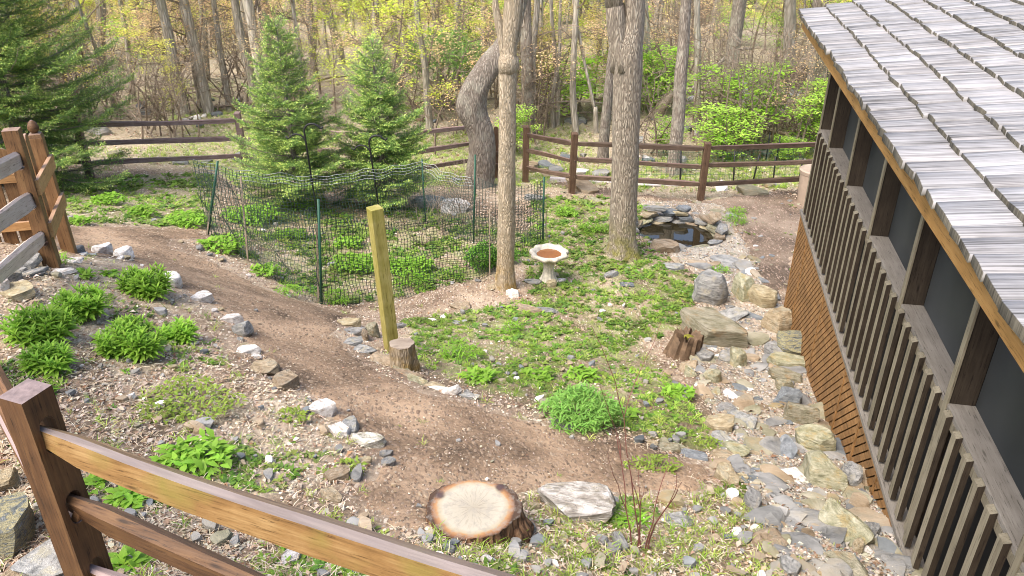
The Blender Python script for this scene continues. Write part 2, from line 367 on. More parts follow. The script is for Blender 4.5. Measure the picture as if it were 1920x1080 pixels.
def rockmat(name, cols, layer=.5, lich=None, bs=1., wet=.75):
    m, n, b = newmat(name); v = coords(n, 'Object'); rnd = objrand(n)
    ad = nd(n, 'ShaderNodeVectorMath', operation='ADD'); cb = nd(n, 'ShaderNodeCombineXYZ'); n.links.new(mth(n, 'MULTIPLY', rnd, 53), cb.inputs[0]); n.links.new(mth(n, 'MULTIPLY', rnd, 17), cb.inputs[2])
    n.links.new(v, ad.inputs[0]); n.links.new(cb.outputs[0], ad.inputs[1]); q = ad.outputs[0]
    mp = nd(n, 'ShaderNodeMapping'); mp.inputs['Scale'].default_value = (1, 1.4, 6); mp.inputs['Rotation'].default_value = (.25, .15, .3); n.links.new(q, mp.inputs[0])
    l = noise(n, mp.outputs[0], 1.6, 6, .65, .7); g = noise(n, q, 3, 7, .65)
    f = mth(n, 'ADD', mth(n, 'MULTIPLY', l, layer), mth(n, 'MULTIPLY', g, 1 - layer))
    c = ramp(n, f, [(.34 + .32 * i / max(1, len(cols) - 1), k) for i, k in enumerate(cols)])
    if lich: c = mix(n, mr(n, noise(n, q, 1.6, 5, .7), .52, .64, 0, .75), c, lich)
    c = hsv(n, c, h=mr(n, rnd, 0, 1, .485, .515), v=mr(n, rnd, 0, 1, .8, 1.2)); n.links.new(c, b.inputs['Base Color']); b.inputs['Roughness'].default_value = wet
    nb = bump(n, b, l, .7, .05 * bs); bump(n, b, noise(n, q, 14, 5, .7), .5, .012, nb); return m
M['slate'] = rockmat('slate_stone', [(.075, .075, .072), (.18, .18, .172), (.29, .285, .27), (.38, .37, .34)], .6, (.3, .27, .2))
M['blue'] = rockmat('blue_slate_stone', [(.07, .078, .082), (.165, .178, .185), (.26, .275, .28)], .6)
M['green'] = rockmat('olive_stone', [(.1, .095, .055), (.21, .2, .125), (.33, .31, .22), (.42, .39, .3)], .5, (.3, .22, .1))
M['tan'] = rockmat('ochre_stone', [(.13, .1, .06), (.26, .2, .12), (.37, .3, .2), (.45, .39, .29)], .55, (.26, .24, .18))
M['white'] = rockmat('quartz_stone', [(.33, .26, .2), (.66, .62, .57), (.82, .8, .77)], .3)
M['boulder'] = rockmat('lichen_boulder', [(.1, .09, .07), (.3, .27, .22), (.58, .55, .49), (.74, .72, .68)], .55, (.3, .27, .16), 1.5)
M['banded'] = rockmat('banded_stone', [(.05, .055, .05), (.13, .14, .135), (.33, .3, .15), (.1, .11, .11), (.36, .36, .34)], .85, None, .8, .35)

def simple(name, col, rough=.6, var=.1, sc=20, bmp=.1, metal=0):
    m, n, b = newmat(name); g = noise(n, coords(n), sc, 5, .6)
    n.links.new(ramp(n, g, [(.3, tuple(q * (1 - var) for q in col)), (.7, tuple(min(1, q * (1 + var)) for q in col))]), b.inputs['Base Color'])
    b.inputs['Roughness'].default_value = rough; b.inputs['Metallic'].default_value = metal; bump(n, b, g, bmp, .004); return m
M['black'] = simple('black_metal', (.02, .02, .02), .45)
M['greenstake'] = simple('green_coated_stake', (.02, .075, .045), .4)
M['net'] = simple('dark_green_netting', (.03, .05, .042), .5)
M['netpale'] = simple('pale_netting', (.5, .52, .5), .5)
M['woodstake'] = wood('wooden_stake', [(.2, .15, .1), (.33, .27, .2), (.43, .37, .29)], axis=2)
M['concrete'] = simple('cast_stone', (.5, .46, .37), .85, .3, 14, .5)
M['bin'] = simple('beige_plastic', (.36, .28, .215), .5, .1, 6, .05)
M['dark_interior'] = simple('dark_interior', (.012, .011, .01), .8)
M['whitewall'] = simple('white_siding', (.55, .57, .6), .6)
M['redbark'] = simple('rotten_wood', (.12, .08, .05), .9, .6, 9, .9)
def screenmat():
    m, n, b = newmat('insect_screen'); v = coords(n, 'Object'); g = noise(n, v, 1.3, 3, .5)
    n.links.new(ramp(n, g, [(.35, (.025, .028, .028)), (.65, (.05, .053, .052))]), b.inputs['Base Color']); b.inputs['Roughness'].default_value = .6
    t = nd(n, 'ShaderNodeBsdfTransparent'); ms = nd(n, 'ShaderNodeMixShader'); ms.inputs[0].default_value = .1
    n.links.new(b.outputs[0], ms.inputs[1]); n.links.new(t.outputs[0], ms.inputs[2]); n.links.new(ms.outputs[0], n.nodes['Material Output'].inputs[0]); return m
M['screen'] = screenmat()
def watermat(name, col, rough=.03):
    m, n, b = newmat(name); b.inputs['Base Color'].default_value = (*col, 1); b.inputs['Roughness'].default_value = rough; b.inputs['Specular IOR Level'].default_value = .8
    bump(n, b, noise(n, coords(n), 9, 2, .5), .06, .01); return m
M['water'] = watermat('pond_water', (.02, .016, .008)); M['bathwater'] = watermat('rusty_water', (.24, .085, .02), .12)
# ------------------------------------------------------------------ ground, path, gravel bed
def axis_grid(segs):
    o = [];
    for a, b, s in segs: o += list(np.arange(a, b - 1e-6, s))
    return np.array(o + [segs[-1][1]])
def soft(poly, X, Y, wsc=.08):
    """mask that fades over a few cells, edge made irregular"""
    acc = np.zeros(X.shape)
    for k, (dx, dy) in enumerate(((0, 0), (.07, .03), (-.06, .06), (.02, -.08), (-.05, -.05))):
        acc += inpoly(X + dx + wob(X, Y, .8, wsc), Y + dy + wob(Y, X, .8, wsc), poly)
    return acc / 5
gx = axis_grid([(-90, -20, 5), (-20, -8, .8), (-8, 7, .075), (7, 20, .8), (20, 90, 5)])
gy = axis_grid([(-20, 0, 2), (0, 1, .2), (1, 17, .075), (17, 30, .3), (30, 60, 1.5), (60, 160, 10)])
GX, GY = np.meshgrid(gx, gy); X, Y = GX.ravel(), GY.ravel(); Z = hz(X, Y)
ny, nx = GX.shape; idx = np.arange(nx * ny).reshape(ny, nx)
F = np.stack([idx[:-1, :-1], idx[:-1, 1:], idx[1:, 1:], idx[1:, :-1]], -1).reshape(-1, 4)
lump = .014 * (np.sin(21 * X + 13 * Y) * np.sin(17 * Y - 9 * X) + np.sin(37 * X) * np.sin(31 * Y + 5 * X) * .6)
near = (abs(X) < 8) & (Y < 17) & (Y > 0)
Z = Z + np.where(near, lump, lump * 3) * (1 - .8 * (soft(P_PATH, X, Y) > .3))
mk = np.zeros((len(X), 3))
nz = .5 + .5 * np.sin(2.3 * X + 1.7 * np.sin(1.3 * Y)) * np.sin(1.9 * Y + 1.1 * np.sin(2.1 * X))
mk[:, 0] = np.clip(.75 * soft(P_BED, X, Y) + .75 * soft(P_NET, X, Y) + .55 * soft(P_BACK, X, Y) + .35 * soft(P_BR, X, Y) + .16 * soft(P_LBED, X, Y) * nz, 0, 1)
fence_y = 15.2 - .06 * X
far = np.clip((Y - fence_y + .8) / 1.2, 0, 1)
gpatch = np.clip(1.5 * np.sin(.9 * X + 1.1) * np.sin(.55 * Y - 2) + .1, 0, 1)
mk[:, 0] = np.maximum(mk[:, 0], far * (.2 + .7 * gpatch))
for q in P_GR: mk[:, 0] = np.maximum(mk[:, 0], .95 * soft(q, X, Y, .25))
mk[:, 2] = np.maximum(far * .8, .55 * soft(P_LBED, X, Y, .3) * (nz > .45) + .25 * soft(P_BACK, X, Y))
mk[:, 1] = .65 * soft(W2([(680, 650), (760, 640), (1050, 760), (1290, 700), (1340, 800), (1320, 850), (1170, 815), (900, 745), (740, 700)]), X, Y, .15) + .35 * soft(P_BED, X, Y) * (nz > .6)
me = npmesh('ground', np.stack([X, Y, Z], -1), F, M['ground'], None, True)
a = me.attributes.new('mask', 'FLOAT_COLOR', 'POINT'); c4 = np.ones((len(X), 4), np.float32); c4[:, :3] = mk; a.data.foreach_set('color', c4.ravel())
tag(link('ground', me), kind='structure')

def patch(name, poly, mat, lift, step=.05, kind='structure', rough=.004, edge=.06):
    x0, y0 = poly.min(0) - .1; x1, y1 = poly.max(0) + .1
    xs = np.arange(x0, x1, step); ys = np.arange(y0, y1, step); A, B = np.meshgrid(xs, ys); a, b = A.ravel(), B.ravel()
    inn = inpoly(a + wob(a, b, .9, edge), b + wob(b, a, .9, edge), poly)
    n2, n1 = A.shape; id2 = np.arange(n1 * n2).reshape(n2, n1)
    f = np.stack([id2[:-1, :-1], id2[:-1, 1:], id2[1:, 1:], id2[1:, :-1]], -1).reshape(-1, 4)
    f = f[inn[f].all(1)]; used = np.unique(f); mp = -np.ones(len(a), int); mp[used] = np.arange(len(used))
    a, b = a[used], b[used]; f = mp[f]
    z = hz(a, b) + lift + rough * np.sin(19 * a + 5 * b) * np.sin(16 * b)
    # sink the rim of the sheet into the ground so it has no visible edge
    cnt = np.zeros(len(a)); np.add.at(cnt, f.ravel(), 1); z = np.where(cnt < 4, z - lift - .02, z)
    o = link(name, npmesh(name, np.stack([a, b, z], -1), f, mat, None, True)); tag(o, kind=kind); return o
patch('garden_path', P_PATH, M['path'], .012)
patch('dirt_path', P_FAR, M['far_path'], .024, .07)
patch('gravel_bed', P_GRAV, M['gravel'], .03)

# ------------------------------------------------------------------ the screened porch
HROT = -11.8; HF = 3.95; HW = 1.82; HT = 10.2
Td = Vector((math.sin(R(11.8)), math.cos(R(11.8)), 0)); Wd = Vector((math.cos(R(11.8)), -math.sin(R(11.8)), 0))
def hworld(w_, t, h): p = Wd * w_ + Td * t; return Vector((p.x, p.y, CAMZ - h))
porch = empty('screened_porch', hworld(HW, HT, HF), R(HROT))
tag(porch, 'brown screened porch with grey shingle roof along the right edge of the garden', 'porch')
def hp(w_, t, h): return (w_ - HW, t - HT, HF - h)
def hbox(m, w0, w1, t0, t1, h0, h1): m.box(hp((w0 + w1) / 2, (t0 + t1) / 2, (h0 + h1) / 2), (w1 - w0, t1 - t0, abs(h1 - h0)))
SL = .21; EW, EH = 1.35, 1.5; T0, T1 = .3, 10.27
# roof deck and shingles
m = MB(); a_end = 5.2
for (w0, w1, th, off) in ((EW + .05, EW + a_end, .05, .03),):
    z0, z1 = EH - SL * (w0 - EW) + off, EH - SL * (w1 - EW) + off
    v = [hp(w0, T0, z0), hp(w1, T0, z1), hp(w1, T1 - .02, z1), hp(w0, T1 - .02, z0), hp(w0, T0, z0 + th), hp(w1, T0, z1 + th), hp(w1, T1 - .02, z1 + th), hp(w0, T1 - .02, z0 + th)]
    m.add(v, [(0, 1, 2, 3), (7, 6, 5, 4), (0, 4, 5, 1), (2, 6, 7, 3), (1, 5, 6, 2), (0, 3, 7, 4)])
roof = m.build('roof', M['trim_dark'], porch)
V, Fc, Cc = [], [], []
rr = random.Random(3)
for i in range(18):
    t = T0
    wavy = rr.uniform(0, 6)
    while t < T1 - .03:
        wd = rr.choice((.12, .15, .18, .22, .26, .3)) * rr.uniform(.9, 1.1); t2 = min(t + wd, T1)
        a0 = -.03 + .295 * i + rr.gauss(0, .006) + .003 * math.sin(t * 1.7 + wavy); a1 = a0 + .37; th = rr.uniform(.03, .045); cup = rr.uniform(-.003, .006)
        g = rr.uniform(.006, .013); tw = rr.gauss(0, .005)
        n = len(V); f = rr.uniform(.82, 1.1); wm = rr.uniform(-.02, .02)
        for (tt, k) in ((t + g / 2, 0), ((t + t2) / 2, 1), (t2 - g / 2, 2)):
            sk = tw * (k - 1)
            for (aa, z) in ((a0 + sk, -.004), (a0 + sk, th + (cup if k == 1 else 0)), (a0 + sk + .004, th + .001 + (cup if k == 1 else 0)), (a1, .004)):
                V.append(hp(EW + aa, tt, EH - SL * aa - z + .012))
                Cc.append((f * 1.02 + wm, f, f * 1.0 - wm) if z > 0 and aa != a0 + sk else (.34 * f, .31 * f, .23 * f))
        for k in (0, 1):
            b0 = n + 4 * k; b1 = b0 + 4
            Fc += [(b0, b1, b1 + 1, b0 + 1), (b0 + 1, b1 + 1, b1 + 2, b0 + 2), (b0 + 2, b1 + 2, b1 + 3, b0 + 3)]
        Fc += [(n, n + 1, n + 2, n + 3), (n + 11, n + 10, n + 9, n + 8)]
        t = t2
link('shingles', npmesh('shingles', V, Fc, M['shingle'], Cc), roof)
m = MB(); m.box(hp(1.405, (T0 + T1) / 2, 1.615), (.03, T1 - T0 - .06, .15)); m.build('fascia', M['fascia'], roof, bevel=.003)
m = MB(); m.box(hp(1.375, (T0 + T1) / 2, 1.512), (.028, T1 - T0 - .03, .045)); m.build('drip_board', M['trim'], roof, bevel=.003)
m = MB()
for t in np.arange(.6, 10.2, .61):
    m.beam(hp(1.43, t, 1.64), hp(1.43 + 1.2, t, 1.64 - SL * 1.2), .04, .12)
m.build('rafters', M['trim_dark'], roof)
posts = [10.14, 9.40, 8.14, 6.88, 5.62, 4.36, 3.10, 1.84, .6]
for t in posts:
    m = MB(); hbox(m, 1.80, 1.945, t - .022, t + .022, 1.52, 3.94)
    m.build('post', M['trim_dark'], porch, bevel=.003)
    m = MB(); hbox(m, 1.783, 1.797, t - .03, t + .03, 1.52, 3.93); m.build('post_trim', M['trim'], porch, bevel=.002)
for i in range(len(posts) - 1):
    t1, t0 = posts[i] - .024, posts[i + 1] + .024
    m = MB(); hbox(m, 1.79, 1.955, t0, t1, 2.86, 2.90); m.build('sill', M['sill'], porch, bevel=.003)
    m = MB(); hbox(m, 1.945, 1.949, t0, t1, 1.5, 2.86); m.build('screen', M['screen'], porch)
    n = 6 if t1 - t0 > 1 else 3
    for k in range(n):
        t = t0 + (t1 - t0) * (k + .5) / n
        b = MB(); x0, x1 = 1.752, 1.787
        tw = .035
        vs = [hp(x0, t - tw, 3.93), hp(x1, t - tw, 3.93), hp(x1, t + tw, 3.93), hp(x0, t + tw, 3.93),
              hp(x0, t - tw, 2.875), hp(x1, t - tw, 2.862), hp(x1, t + tw, 2.862), hp(x0, t + tw, 2.875)]
        b.add(vs, [(3, 2, 1, 0), (4, 5, 6, 7), (0, 1, 5, 4), (1, 2, 6, 5), (2, 3, 7, 6), (3, 0, 4, 7)])
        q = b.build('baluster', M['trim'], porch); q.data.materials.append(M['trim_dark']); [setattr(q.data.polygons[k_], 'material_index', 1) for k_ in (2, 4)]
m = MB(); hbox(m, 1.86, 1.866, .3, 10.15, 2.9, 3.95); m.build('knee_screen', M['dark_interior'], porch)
m = MB(); hbox(m, 1.789, 1.80, .3, 10.16, 2.903, 2.96); m.build('upper_rail', M['trim'], porch)
m = MB(); hbox(m, 1.735, 1.86, .3, 10.18, 3.952, 3.99); m.build('ledge', M['sill'], porch, bevel=.003)
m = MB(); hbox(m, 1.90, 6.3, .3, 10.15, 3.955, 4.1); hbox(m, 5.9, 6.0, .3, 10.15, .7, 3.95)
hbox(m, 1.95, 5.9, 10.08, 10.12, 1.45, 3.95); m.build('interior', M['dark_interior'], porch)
# lattice skirt: strips at 45 degrees in two layers, clipped to each panel
def strip_panel(m, t0, t1, h0, h1, dirn, wc, sp, wd):
    # lines  (t - t0) - dirn*(h1 - h) = c ; going up-and-near when dirn = -1
    Hh = h1 - h0; L = t1 - t0; c = -Hh - .1
    while c < L + Hh:
        # param by u = height above the bottom (0..Hh); t = t0 + c + s*u
        s = 1 if dirn > 0 else -1; cc = c if s > 0 else c + Hh * 0 + 0
        base = cc if s > 0 else cc + Hh
        u0, u1 = 0, Hh
        if s > 0: u0 = max(u0, -base); u1 = min(u1, L - base)
        else: u0 = max(u0, base - L); u1 = min(u1, base)
        if u1 - u0 > .03:
            m.beam(hp(wc, t0 + base + s * u0, h1 - u0), hp(wc, t0 + base + s * u1, h1 - u1), wd, .008, (1, 0, 0)) if False else \
            _strip(m, wc, t0 + base + s * u0, h1 - u0, t0 + base + s * u1, h1 - u1, wd)
        c += sp
def _strip(m, wc, ta, ha, tb, hb, wd):
    d = Vector((0, tb - ta, ha - hb)).normalized(); nrm = Vector((1, 0, 0)).cross(d)
    a = Vector(hp(wc, ta, ha)); b = Vector(hp(wc, tb, hb)); o = nrm * wd / 2; q = Vector((.004, 0, 0))
    vs = [a - o - q, a + o - q, b + o - q, b - o - q, a - o + q, a + o + q, b + o + q, b - o + q]
    m.add(vs, [(0, 1, 2, 3), (7, 6, 5, 4), (0, 4, 5, 1), (1, 5, 6, 2), (2, 6, 7, 3), (3, 7, 4, 0)])
seams = [10.15, 9.45, 7.94, 6.49, 5.75, 5.05, 4.32]
for i in range(len(seams) - 1):
    t1, t0 = seams[i], seams[i + 1]; m = MB()
    hb = CAMZ - min(H(*(hworld(1.8, t0, 0).xy)), H(*(hworld(1.8, t1, 0).xy))) + .06
    strip_panel(m, t0 + .01, t1 - .01, 4.03, hb, -1, 1.766, .1, .057)
    m.build('lattice_panel', M['lattice'], porch); m = MB()
    strip_panel(m, t0 + .01, t1 - .01, 4.03, hb, 1, 1.79, .1, .034)
    m.build('lattice_back', M['lattice'], porch)
    m = MB(); hbox(m, 1.756, 1.767, t1 - .018, t1 + .018, 3.992, hb); hbox(m, 1.752, 1.764, t0 + .018, t1 - .018, 3.992, 4.045)
    m.build('lattice_frame', M['lattice'], porch)
m = MB(); hbox(m, 1.80, 1.81, 4.3, 10.15, 4.0, 5.9); m.build('crawl_shade_sheet', M['dark_interior'], porch)  # thin near-black sheet, stands in for the shade behind the lattice
m = MB(); hbox(m, 1.745, 1.785, .3, 4.29, 3.992, 4.9); m.build('skirt_board', M['trim_dark'], porch, bevel=.003)

# ------------------------------------------------------------------ split rail fences
def rail(name, p0, p1, hgt, wid, mat, root, seed=0, taper=.45, sag=0, n=13, wavy=1.):
    rr = random.Random(seed); p0 = Vector(p0); p1 = Vector(p1); x = p1 - p0; L = x.length; x.normalize()
    y = Vector((0, 0, 1)).cross(x).normalized(); z = x.cross(y)
    a = [rr.uniform(-.12, .12) for _ in range(6)]; tw0, tw1 = rr.uniform(-.25, .25), rr.uniform(-.25, .25)
    prof = [(-.5, .36), (-.12, .5), (.42, .36), (.5, -.2), (.1, -.5), (-.42, -.42)]
    prof = [(u + a[k] * .6, v + a[(k + 2) % 6] * .5) for k, (u, v) in enumerate(prof)]
    m = MB(); rings = []
    for i in range(n):
        s = i / (n - 1); e = min(s, 1 - s) * L; tp = 1 - (1 - taper) * max(0, 1 - e / .28) ** 1.4
        wv = 1 + .09 * math.sin(s * 7 + seed) + rr.uniform(-.03, .03); tw = tw0 + (tw1 - tw0) * s
        cz = sag * (4 * s * (s - 1)) + .01 * wavy * math.sin(s * 5 + seed * 2); cy = .012 * wavy * math.sin(s * 6 + seed)
        ring = []
        for u, v in prof:
            uu, vv = u * wid * tp * wv, v * hgt * tp * wv
            ring.append((s * L, cy + uu * math.cos(tw) - vv * math.sin(tw), cz + uu * math.sin(tw) + vv * math.cos(tw)))
        rings.append(ring)
    m.loft(rings); o = m.build(name, mat, root, smooth=True, sharp=22)
    mt = Matrix((x, y, z)).transposed().to_4x4(); mt.translation = p0 - root.location; o.matrix_local = mt; return o
def fpost(name, x, y, hgt, mat, root, wd=.12, dp=.1, rz=0, below=.25, slope=.02, lean=0):
    z0 = H(x, y); m = MB(); a, b = wd / 2, dp / 2
    v = [(-a, -b, -below), (a, -b, -below), (a, b, -below), (-a, b, -below), (-a, -b, hgt - slope), (a, -b, hgt - slope), (a, b, hgt), (-a, b, hgt)]
    m.add(v, [(3, 2, 1, 0), (4, 5, 6, 7), (0, 1, 5, 4), (1, 2, 6, 5), (2, 3, 7, 6), (3, 0, 4, 7)])
    o = m.build(name, mat, root, bevel=.006); o.location = Vector((x, y, z0)) - root.location; o.rotation_euler = (0, lean, rz); return o

# near fence, corner post lower left
NP = Vector((-1.72, 2.28, 0)); NP.z = CAMZ - 2.88
nf = empty('split_rail_fence', NP); tag(nf, 'stained split rail fence in the lower left foreground with a slotted corner post', 'fence')
def slotted_post(root, loc, rz, wd, dp, hgt, slots, mat, below=.3):
    m = MB(); a, b = wd / 2, dp / 2; sw = .033
    for s in (-1, 1): m.box((s * (a + sw) / 2, 0, (hgt - below) / 2), (a - sw, dp, hgt + below))
    edges = [hgt] + [z for s in slots for z in s] + [-below]     # top, (slot top, slot bottom)..., base
    K = 10
    for i in range(0, len(edges), 2):
        zt, zb = edges[i], edges[i + 1]; arch_low = i + 1 < len(edges) - 1; arch_top = i > 0
        for k in range(K):
            x0, x1 = -sw + 2 * sw * k / K, -sw + 2 * sw * (k + 1) / K
            f = lambda x: math.sqrt(max(0, sw * sw - x * x))
            b0, b1 = (zb - sw + f(x0), zb - sw + f(x1)) if arch_low else (zb, zb)
            t0, t1 = (zt + sw - f(x0), zt + sw - f(x1)) if arch_top else (zt, zt)
            vs = [(x0, -b, b0), (x1, -b, b1), (x1, b, b1), (x0, b, b0), (x0, -b, t0), (x1, -b, t1), (x1, b, t1), (x0, b, t0)]
            m.add(vs, [(3, 2, 1, 0), (4, 5, 6, 7), (0, 1, 5, 4), (1, 2, 6, 5), (2, 3, 7, 6), (3, 0, 4, 7)])
    bm = bmesh.new(); me = bpy.data.meshes.new('post'); me.from_pydata(m.v, [], m.f); bm.from_mesh(me)
    bmesh.ops.remove_doubles(bm, verts=bm.verts, dist=.0004); bm.to_mesh(me); bm.free(); me.materials.append(mat)
    o = link('post', me, root); o.location = Vector(loc) - root.location; o.rotation_euler = (0, 0, rz); return o
rd = Vector((.936, -.352, 0)); prz = math.atan2(rd.y, rd.x) + math.pi / 2
TOPH = 2.88 - 1.63
rails_h = [1.80, 2.15, 2.50]
slotted_post(nf, NP, prz, .125, .115, TOPH, [(TOPH - .10, TOPH - .255), (TOPH - .45, TOPH - .60), (TOPH - .80, TOPH - .95)], M['stain_post'])
mats = [M['golden_rail'], M['stain'], M['stain']]
LP = Vector((-3.55, 4.35, 0)); ld = (LP - Vector((NP.x, NP.y, 0))).normalized(); GP = Vector((-4.17, 6.4, 0))
for k, h in enumerate(rails_h):
    z = CAMZ - h - (.0 if k else .0)
    p0 = Vector((NP.x, NP.y, z)) - rd * .03; p1 = p0 + rd * 2.75 + Vector((0, 0, -.08))
    rail('rail', p0, p1, .145, .066, mats[k], nf, 11 + k * 3, sag=.08)
    q0 = Vector((NP.x, NP.y, z - .35)) + ld * .06; q1 = Vector((LP.x, LP.y, CAMZ - h - .36))
    rail('rail', q0, q1, .13, .06, M['stain'], nf, 31 + k, wavy=.3)
    g0 = Vector((LP.x, LP.y, CAMZ - h - .0)); g1 = Vector((GP.x, GP.y, CAMZ - (2.18 + .36 * k)))
    rail('rail', g0, g1 + (g1 - g0).normalized() * .05, .15, .055, M['grey_rail'], nf, 51 + k, taper=.7, wavy=.2)
    # wedge in the slot
    m = MB(); m.box((0, 0, 0), (.03, .05, .075)); wz = m.build('wedge', M['stain'], nf, bevel=.004)
    wz.location = Vector((NP.x, NP.y, z - .055)) + rd * .045 + Vector((-rd.y, rd.x, 0)) * .012 - nf.location; wz.rotation_euler = (0, .5, prz - 1.5)
fpost('post', LP.x, LP.y, 1.25, M['stain_post'], nf)
slotted_post(nf, (GP.x, GP.y, CAMZ - 3.22), math.atan2(-2.05, .62) + math.pi / 2, .125, .11, 3.22 - 1.92, [(1.12, .96), (.76, .6), (.4, .25)], M['gate'])
# next post of the near fence, just outside the frame
fpost('post', NP.x + rd.x * 2.75, NP.y + rd.y * 2.75, 1.2, M['stain_post'], nf)

# gate and its acorn-topped post
FP = G(131, 474)
gpz = CAMZ - 2.15 - FP.z       # height of the finial tip above ground
gp = empty('gate_post', FP, math.atan2(-.35, .94) * 0 + R(20)); tag(gp, 'square gate post with round acorn finial beside the open picket gate', 'post')
m = MB(); hgt = gpz - .12; m.box((0, 0, (hgt - .2) / 2), (.12, .12, hgt + .2)); m.build('shaft', M['gate'], gp, bevel=.005)
m = MB(); m.loft([[(sx * s, sy * s, z) for sx, sy in ((-1, -1), (1, -1), (1, 1), (-1, 1))] for s, z in ((.06, hgt), (.052, hgt + .03), (.03, hgt + .04))]); m.build('cap', M['gate'], gp, bevel=.002)
m = MB(); prof = [(.03, .035), (.028, .045), (.045, .06), (.052, .085), (.047, .11), (.033, .14), (.012, .16), (.001, .165)]
m.loft([[(r * math.cos(q * math.pi / 6), r * math.sin(q * math.pi / 6), hgt + z) for q in range(12)] for r, z in prof]); m.build('finial', M['stain'], gp, smooth=True)
def picket(m, base, along, hgt, wd=.135, th=.018, n=6):
    b = Vector(base); al = Vector(along).normalized(); nr = Vector((-al.y, al.x, 0)); up = Vector((0, 0, 1)); o = []
    pts = [(-wd / 2, 0), (wd / 2, 0), (wd / 2, hgt - .05)] + [(wd / 2 * math.cos(math.pi * k / n), hgt - .05 + .05 * math.sin(math.pi * k / n)) for k in range(1, n)] + [(-wd / 2, hgt - .05)]
    k = len(pts); vs = [b + al * u + up * v + nr * s * th / 2 for s in (-1, 1) for u, v in pts]
    m.add(vs, [tuple(range(k)), tuple(reversed(range(k, 2 * k)))] + [(i, i + k, (i + 1) % k + k, (i + 1) % k) for i in range(k)])
g2 = Vector((GP.x, GP.y, 0)); f2 = Vector((FP.x, FP.y, 0)); lk = (f2 - g2)
filler = empty('short_fence', (GP.x, GP.y, CAMZ - 3.22)); tag(filler, 'two short golden boards joining the fence post to the finial post', 'fence panel')
for h0, h1 in ((2.44, 2.54), (2.84, 2.94)):
    m = MB(); off = Vector((.935, .35, 0)) * .072
    a = Vector((GP.x, GP.y, CAMZ - h0)) + off + lk.normalized() * -.02; b = Vector((FP.x, FP.y, CAMZ - h0 - (h1 - h0))) + off + lk.normalized() * .065
    L = (b - a).length; m.box((L / 2, 0, 0), (L, .035, .135)); o = m.build('board', M['gate_rail'], filler, bevel=.003)
    xx = (b - a).normalized(); yy = Vector((0, 0, 1)).cross(xx).normalized(); mt = Matrix((xx, yy, xx.cross(yy))).transposed().to_4x4(); mt.translation = a - filler.location; o.matrix_local = mt
m = MB(); pm = (g2 + f2) / 2; picket(m, (pm.x - filler.location.x, pm.y - filler.location.y, .12), lk, 1.0, .16); m.build('picket', M['gate'], filler)
gd = Vector((-.97, -.24, 0)); gate = empty('picket_gate', Vector((FP.x, FP.y, FP.z)) + gd * .1); tag(gate, 'orange-brown picket gate with rounded board tops behind the left fence post', 'gate')
for k in range(7):
    m = MB(); picket(m, (0, 0, 0), (1, 0, 0), 1.04, .13); o = m.build('picket', M['gate'], gate, bevel=.003); o.location = gd * (.08 + .155 * k) + Vector((0, 0, .1)); o.rotation_euler = (0, 0, math.atan2(gd.y, gd.x))
for z in (.35, .85):
    m = MB(); m.box((.52, 0, 0), (1.05, .035, .09)); o = m.build('rail', M['gate_rail'], gate, bevel=.003); o.location = Vector((.015, -.03, z)); o.rotation_euler = (0, 0, math.atan2(gd.y, gd.x))

# far fences
def run(root, pts, matp, matr, hgt=1.2, rh=(1.04, .70, .34), hidden=(), rhgt=.1, wid=.06, seed=0, lean=None):
    rs = random.Random(seed); tops = []
    for i, p in enumerate(pts):
        z = H(p[0], p[1])
        if i not in hidden: fpost('post', p[0], p[1], hgt + rs.uniform(-.03, .05), matp, root, .12, .11, rs.uniform(-.1, .1) + .1, lean=rs.uniform(-.015, .015))
        tops.append(z)
    for i in range(len(pts) - 1):
        d = Vector((pts[i + 1][0] - pts[i][0], pts[i + 1][1] - pts[i][1], 0)).normalized()
        for h in rh:
            a = Vector((pts[i][0], pts[i][1], tops[i] + h + rs.uniform(-.02, .02))) - d * .07; b = Vector((pts[i + 1][0], pts[i + 1][1], tops[i + 1] + h + rs.uniform(-.02, .02))) + d * .07
            rail('rail', a, b, rhgt, wid, matr, root, seed + i * 7 + int(h * 10), sag=rs.uniform(0, .012), wavy=.6)
def onz(px, py): g = G(px, py); return (g.x, g.y)
pr = [onz(932, 338), onz(985, 341), onz(1072, 362), onz(1185, 368), onz(1313, 375), onz(1440, 366), onz(1560, 362)]
rf = empty('rail_fence', (pr[1][0], pr[1][1], H(*pr[1]))); tag(rf, 'dark brown three-rail fence crossing the back of the garden behind the pond and double-trunk tree', 'fence')
run(rf, [pr[1], pr[2], pr[4], pr[6]], M['far_post'], M['far_fence'], seed=5)
pl = [(-9.7, 13.6), (-7.9, 14.0), onz(462, 318), (-2.7, 14.9), onz(885, 326)]
lf = empty('rail_fence', (pl[0][0], pl[0][1], H(*pl[0]))); tag(lf, 'weathered dark three-rail fence running behind the three young spruce trees', 'fence')
run(lf, pl, M['old_rail'], M['old_rail'], seed=9, rh=(1.06, .68, .32))
bg_ = empty('picket_gate', (pr[0][0] - .15, pr[0][1], H(*pr[0]))); tag(bg_, 'small reddish brown picket gate half hidden behind the pale slender trunk', 'gate')
for k in range(4):
    m = MB(); picket(m, (0, 0, 0), (1, 0, 0), 1.12, .1); o = m.build('picket', M['far_post'], bg_); o.location = (-.2 + k * .17, 0, .06)
for z in (.35, .62):
    m = MB(); m.box((0, 0, 0), (.8, .03, .08)); o = m.build('rail', M['far_fence'], bg_); o.location = (.05, -.03, z)
m = MB(); m.box((0, 0, 0), (1.3, .16, .03)); o = m.build('loose_board', M['boardwhite'], bevel=.003); g = G(1240, 348); o.location = g + Vector((0, 0, .03)); o.rotation_euler = (.05, 0, -.03); tag(o, 'grey weathered board lying on the ground beyond the back fence, right of the trunk', 'board')
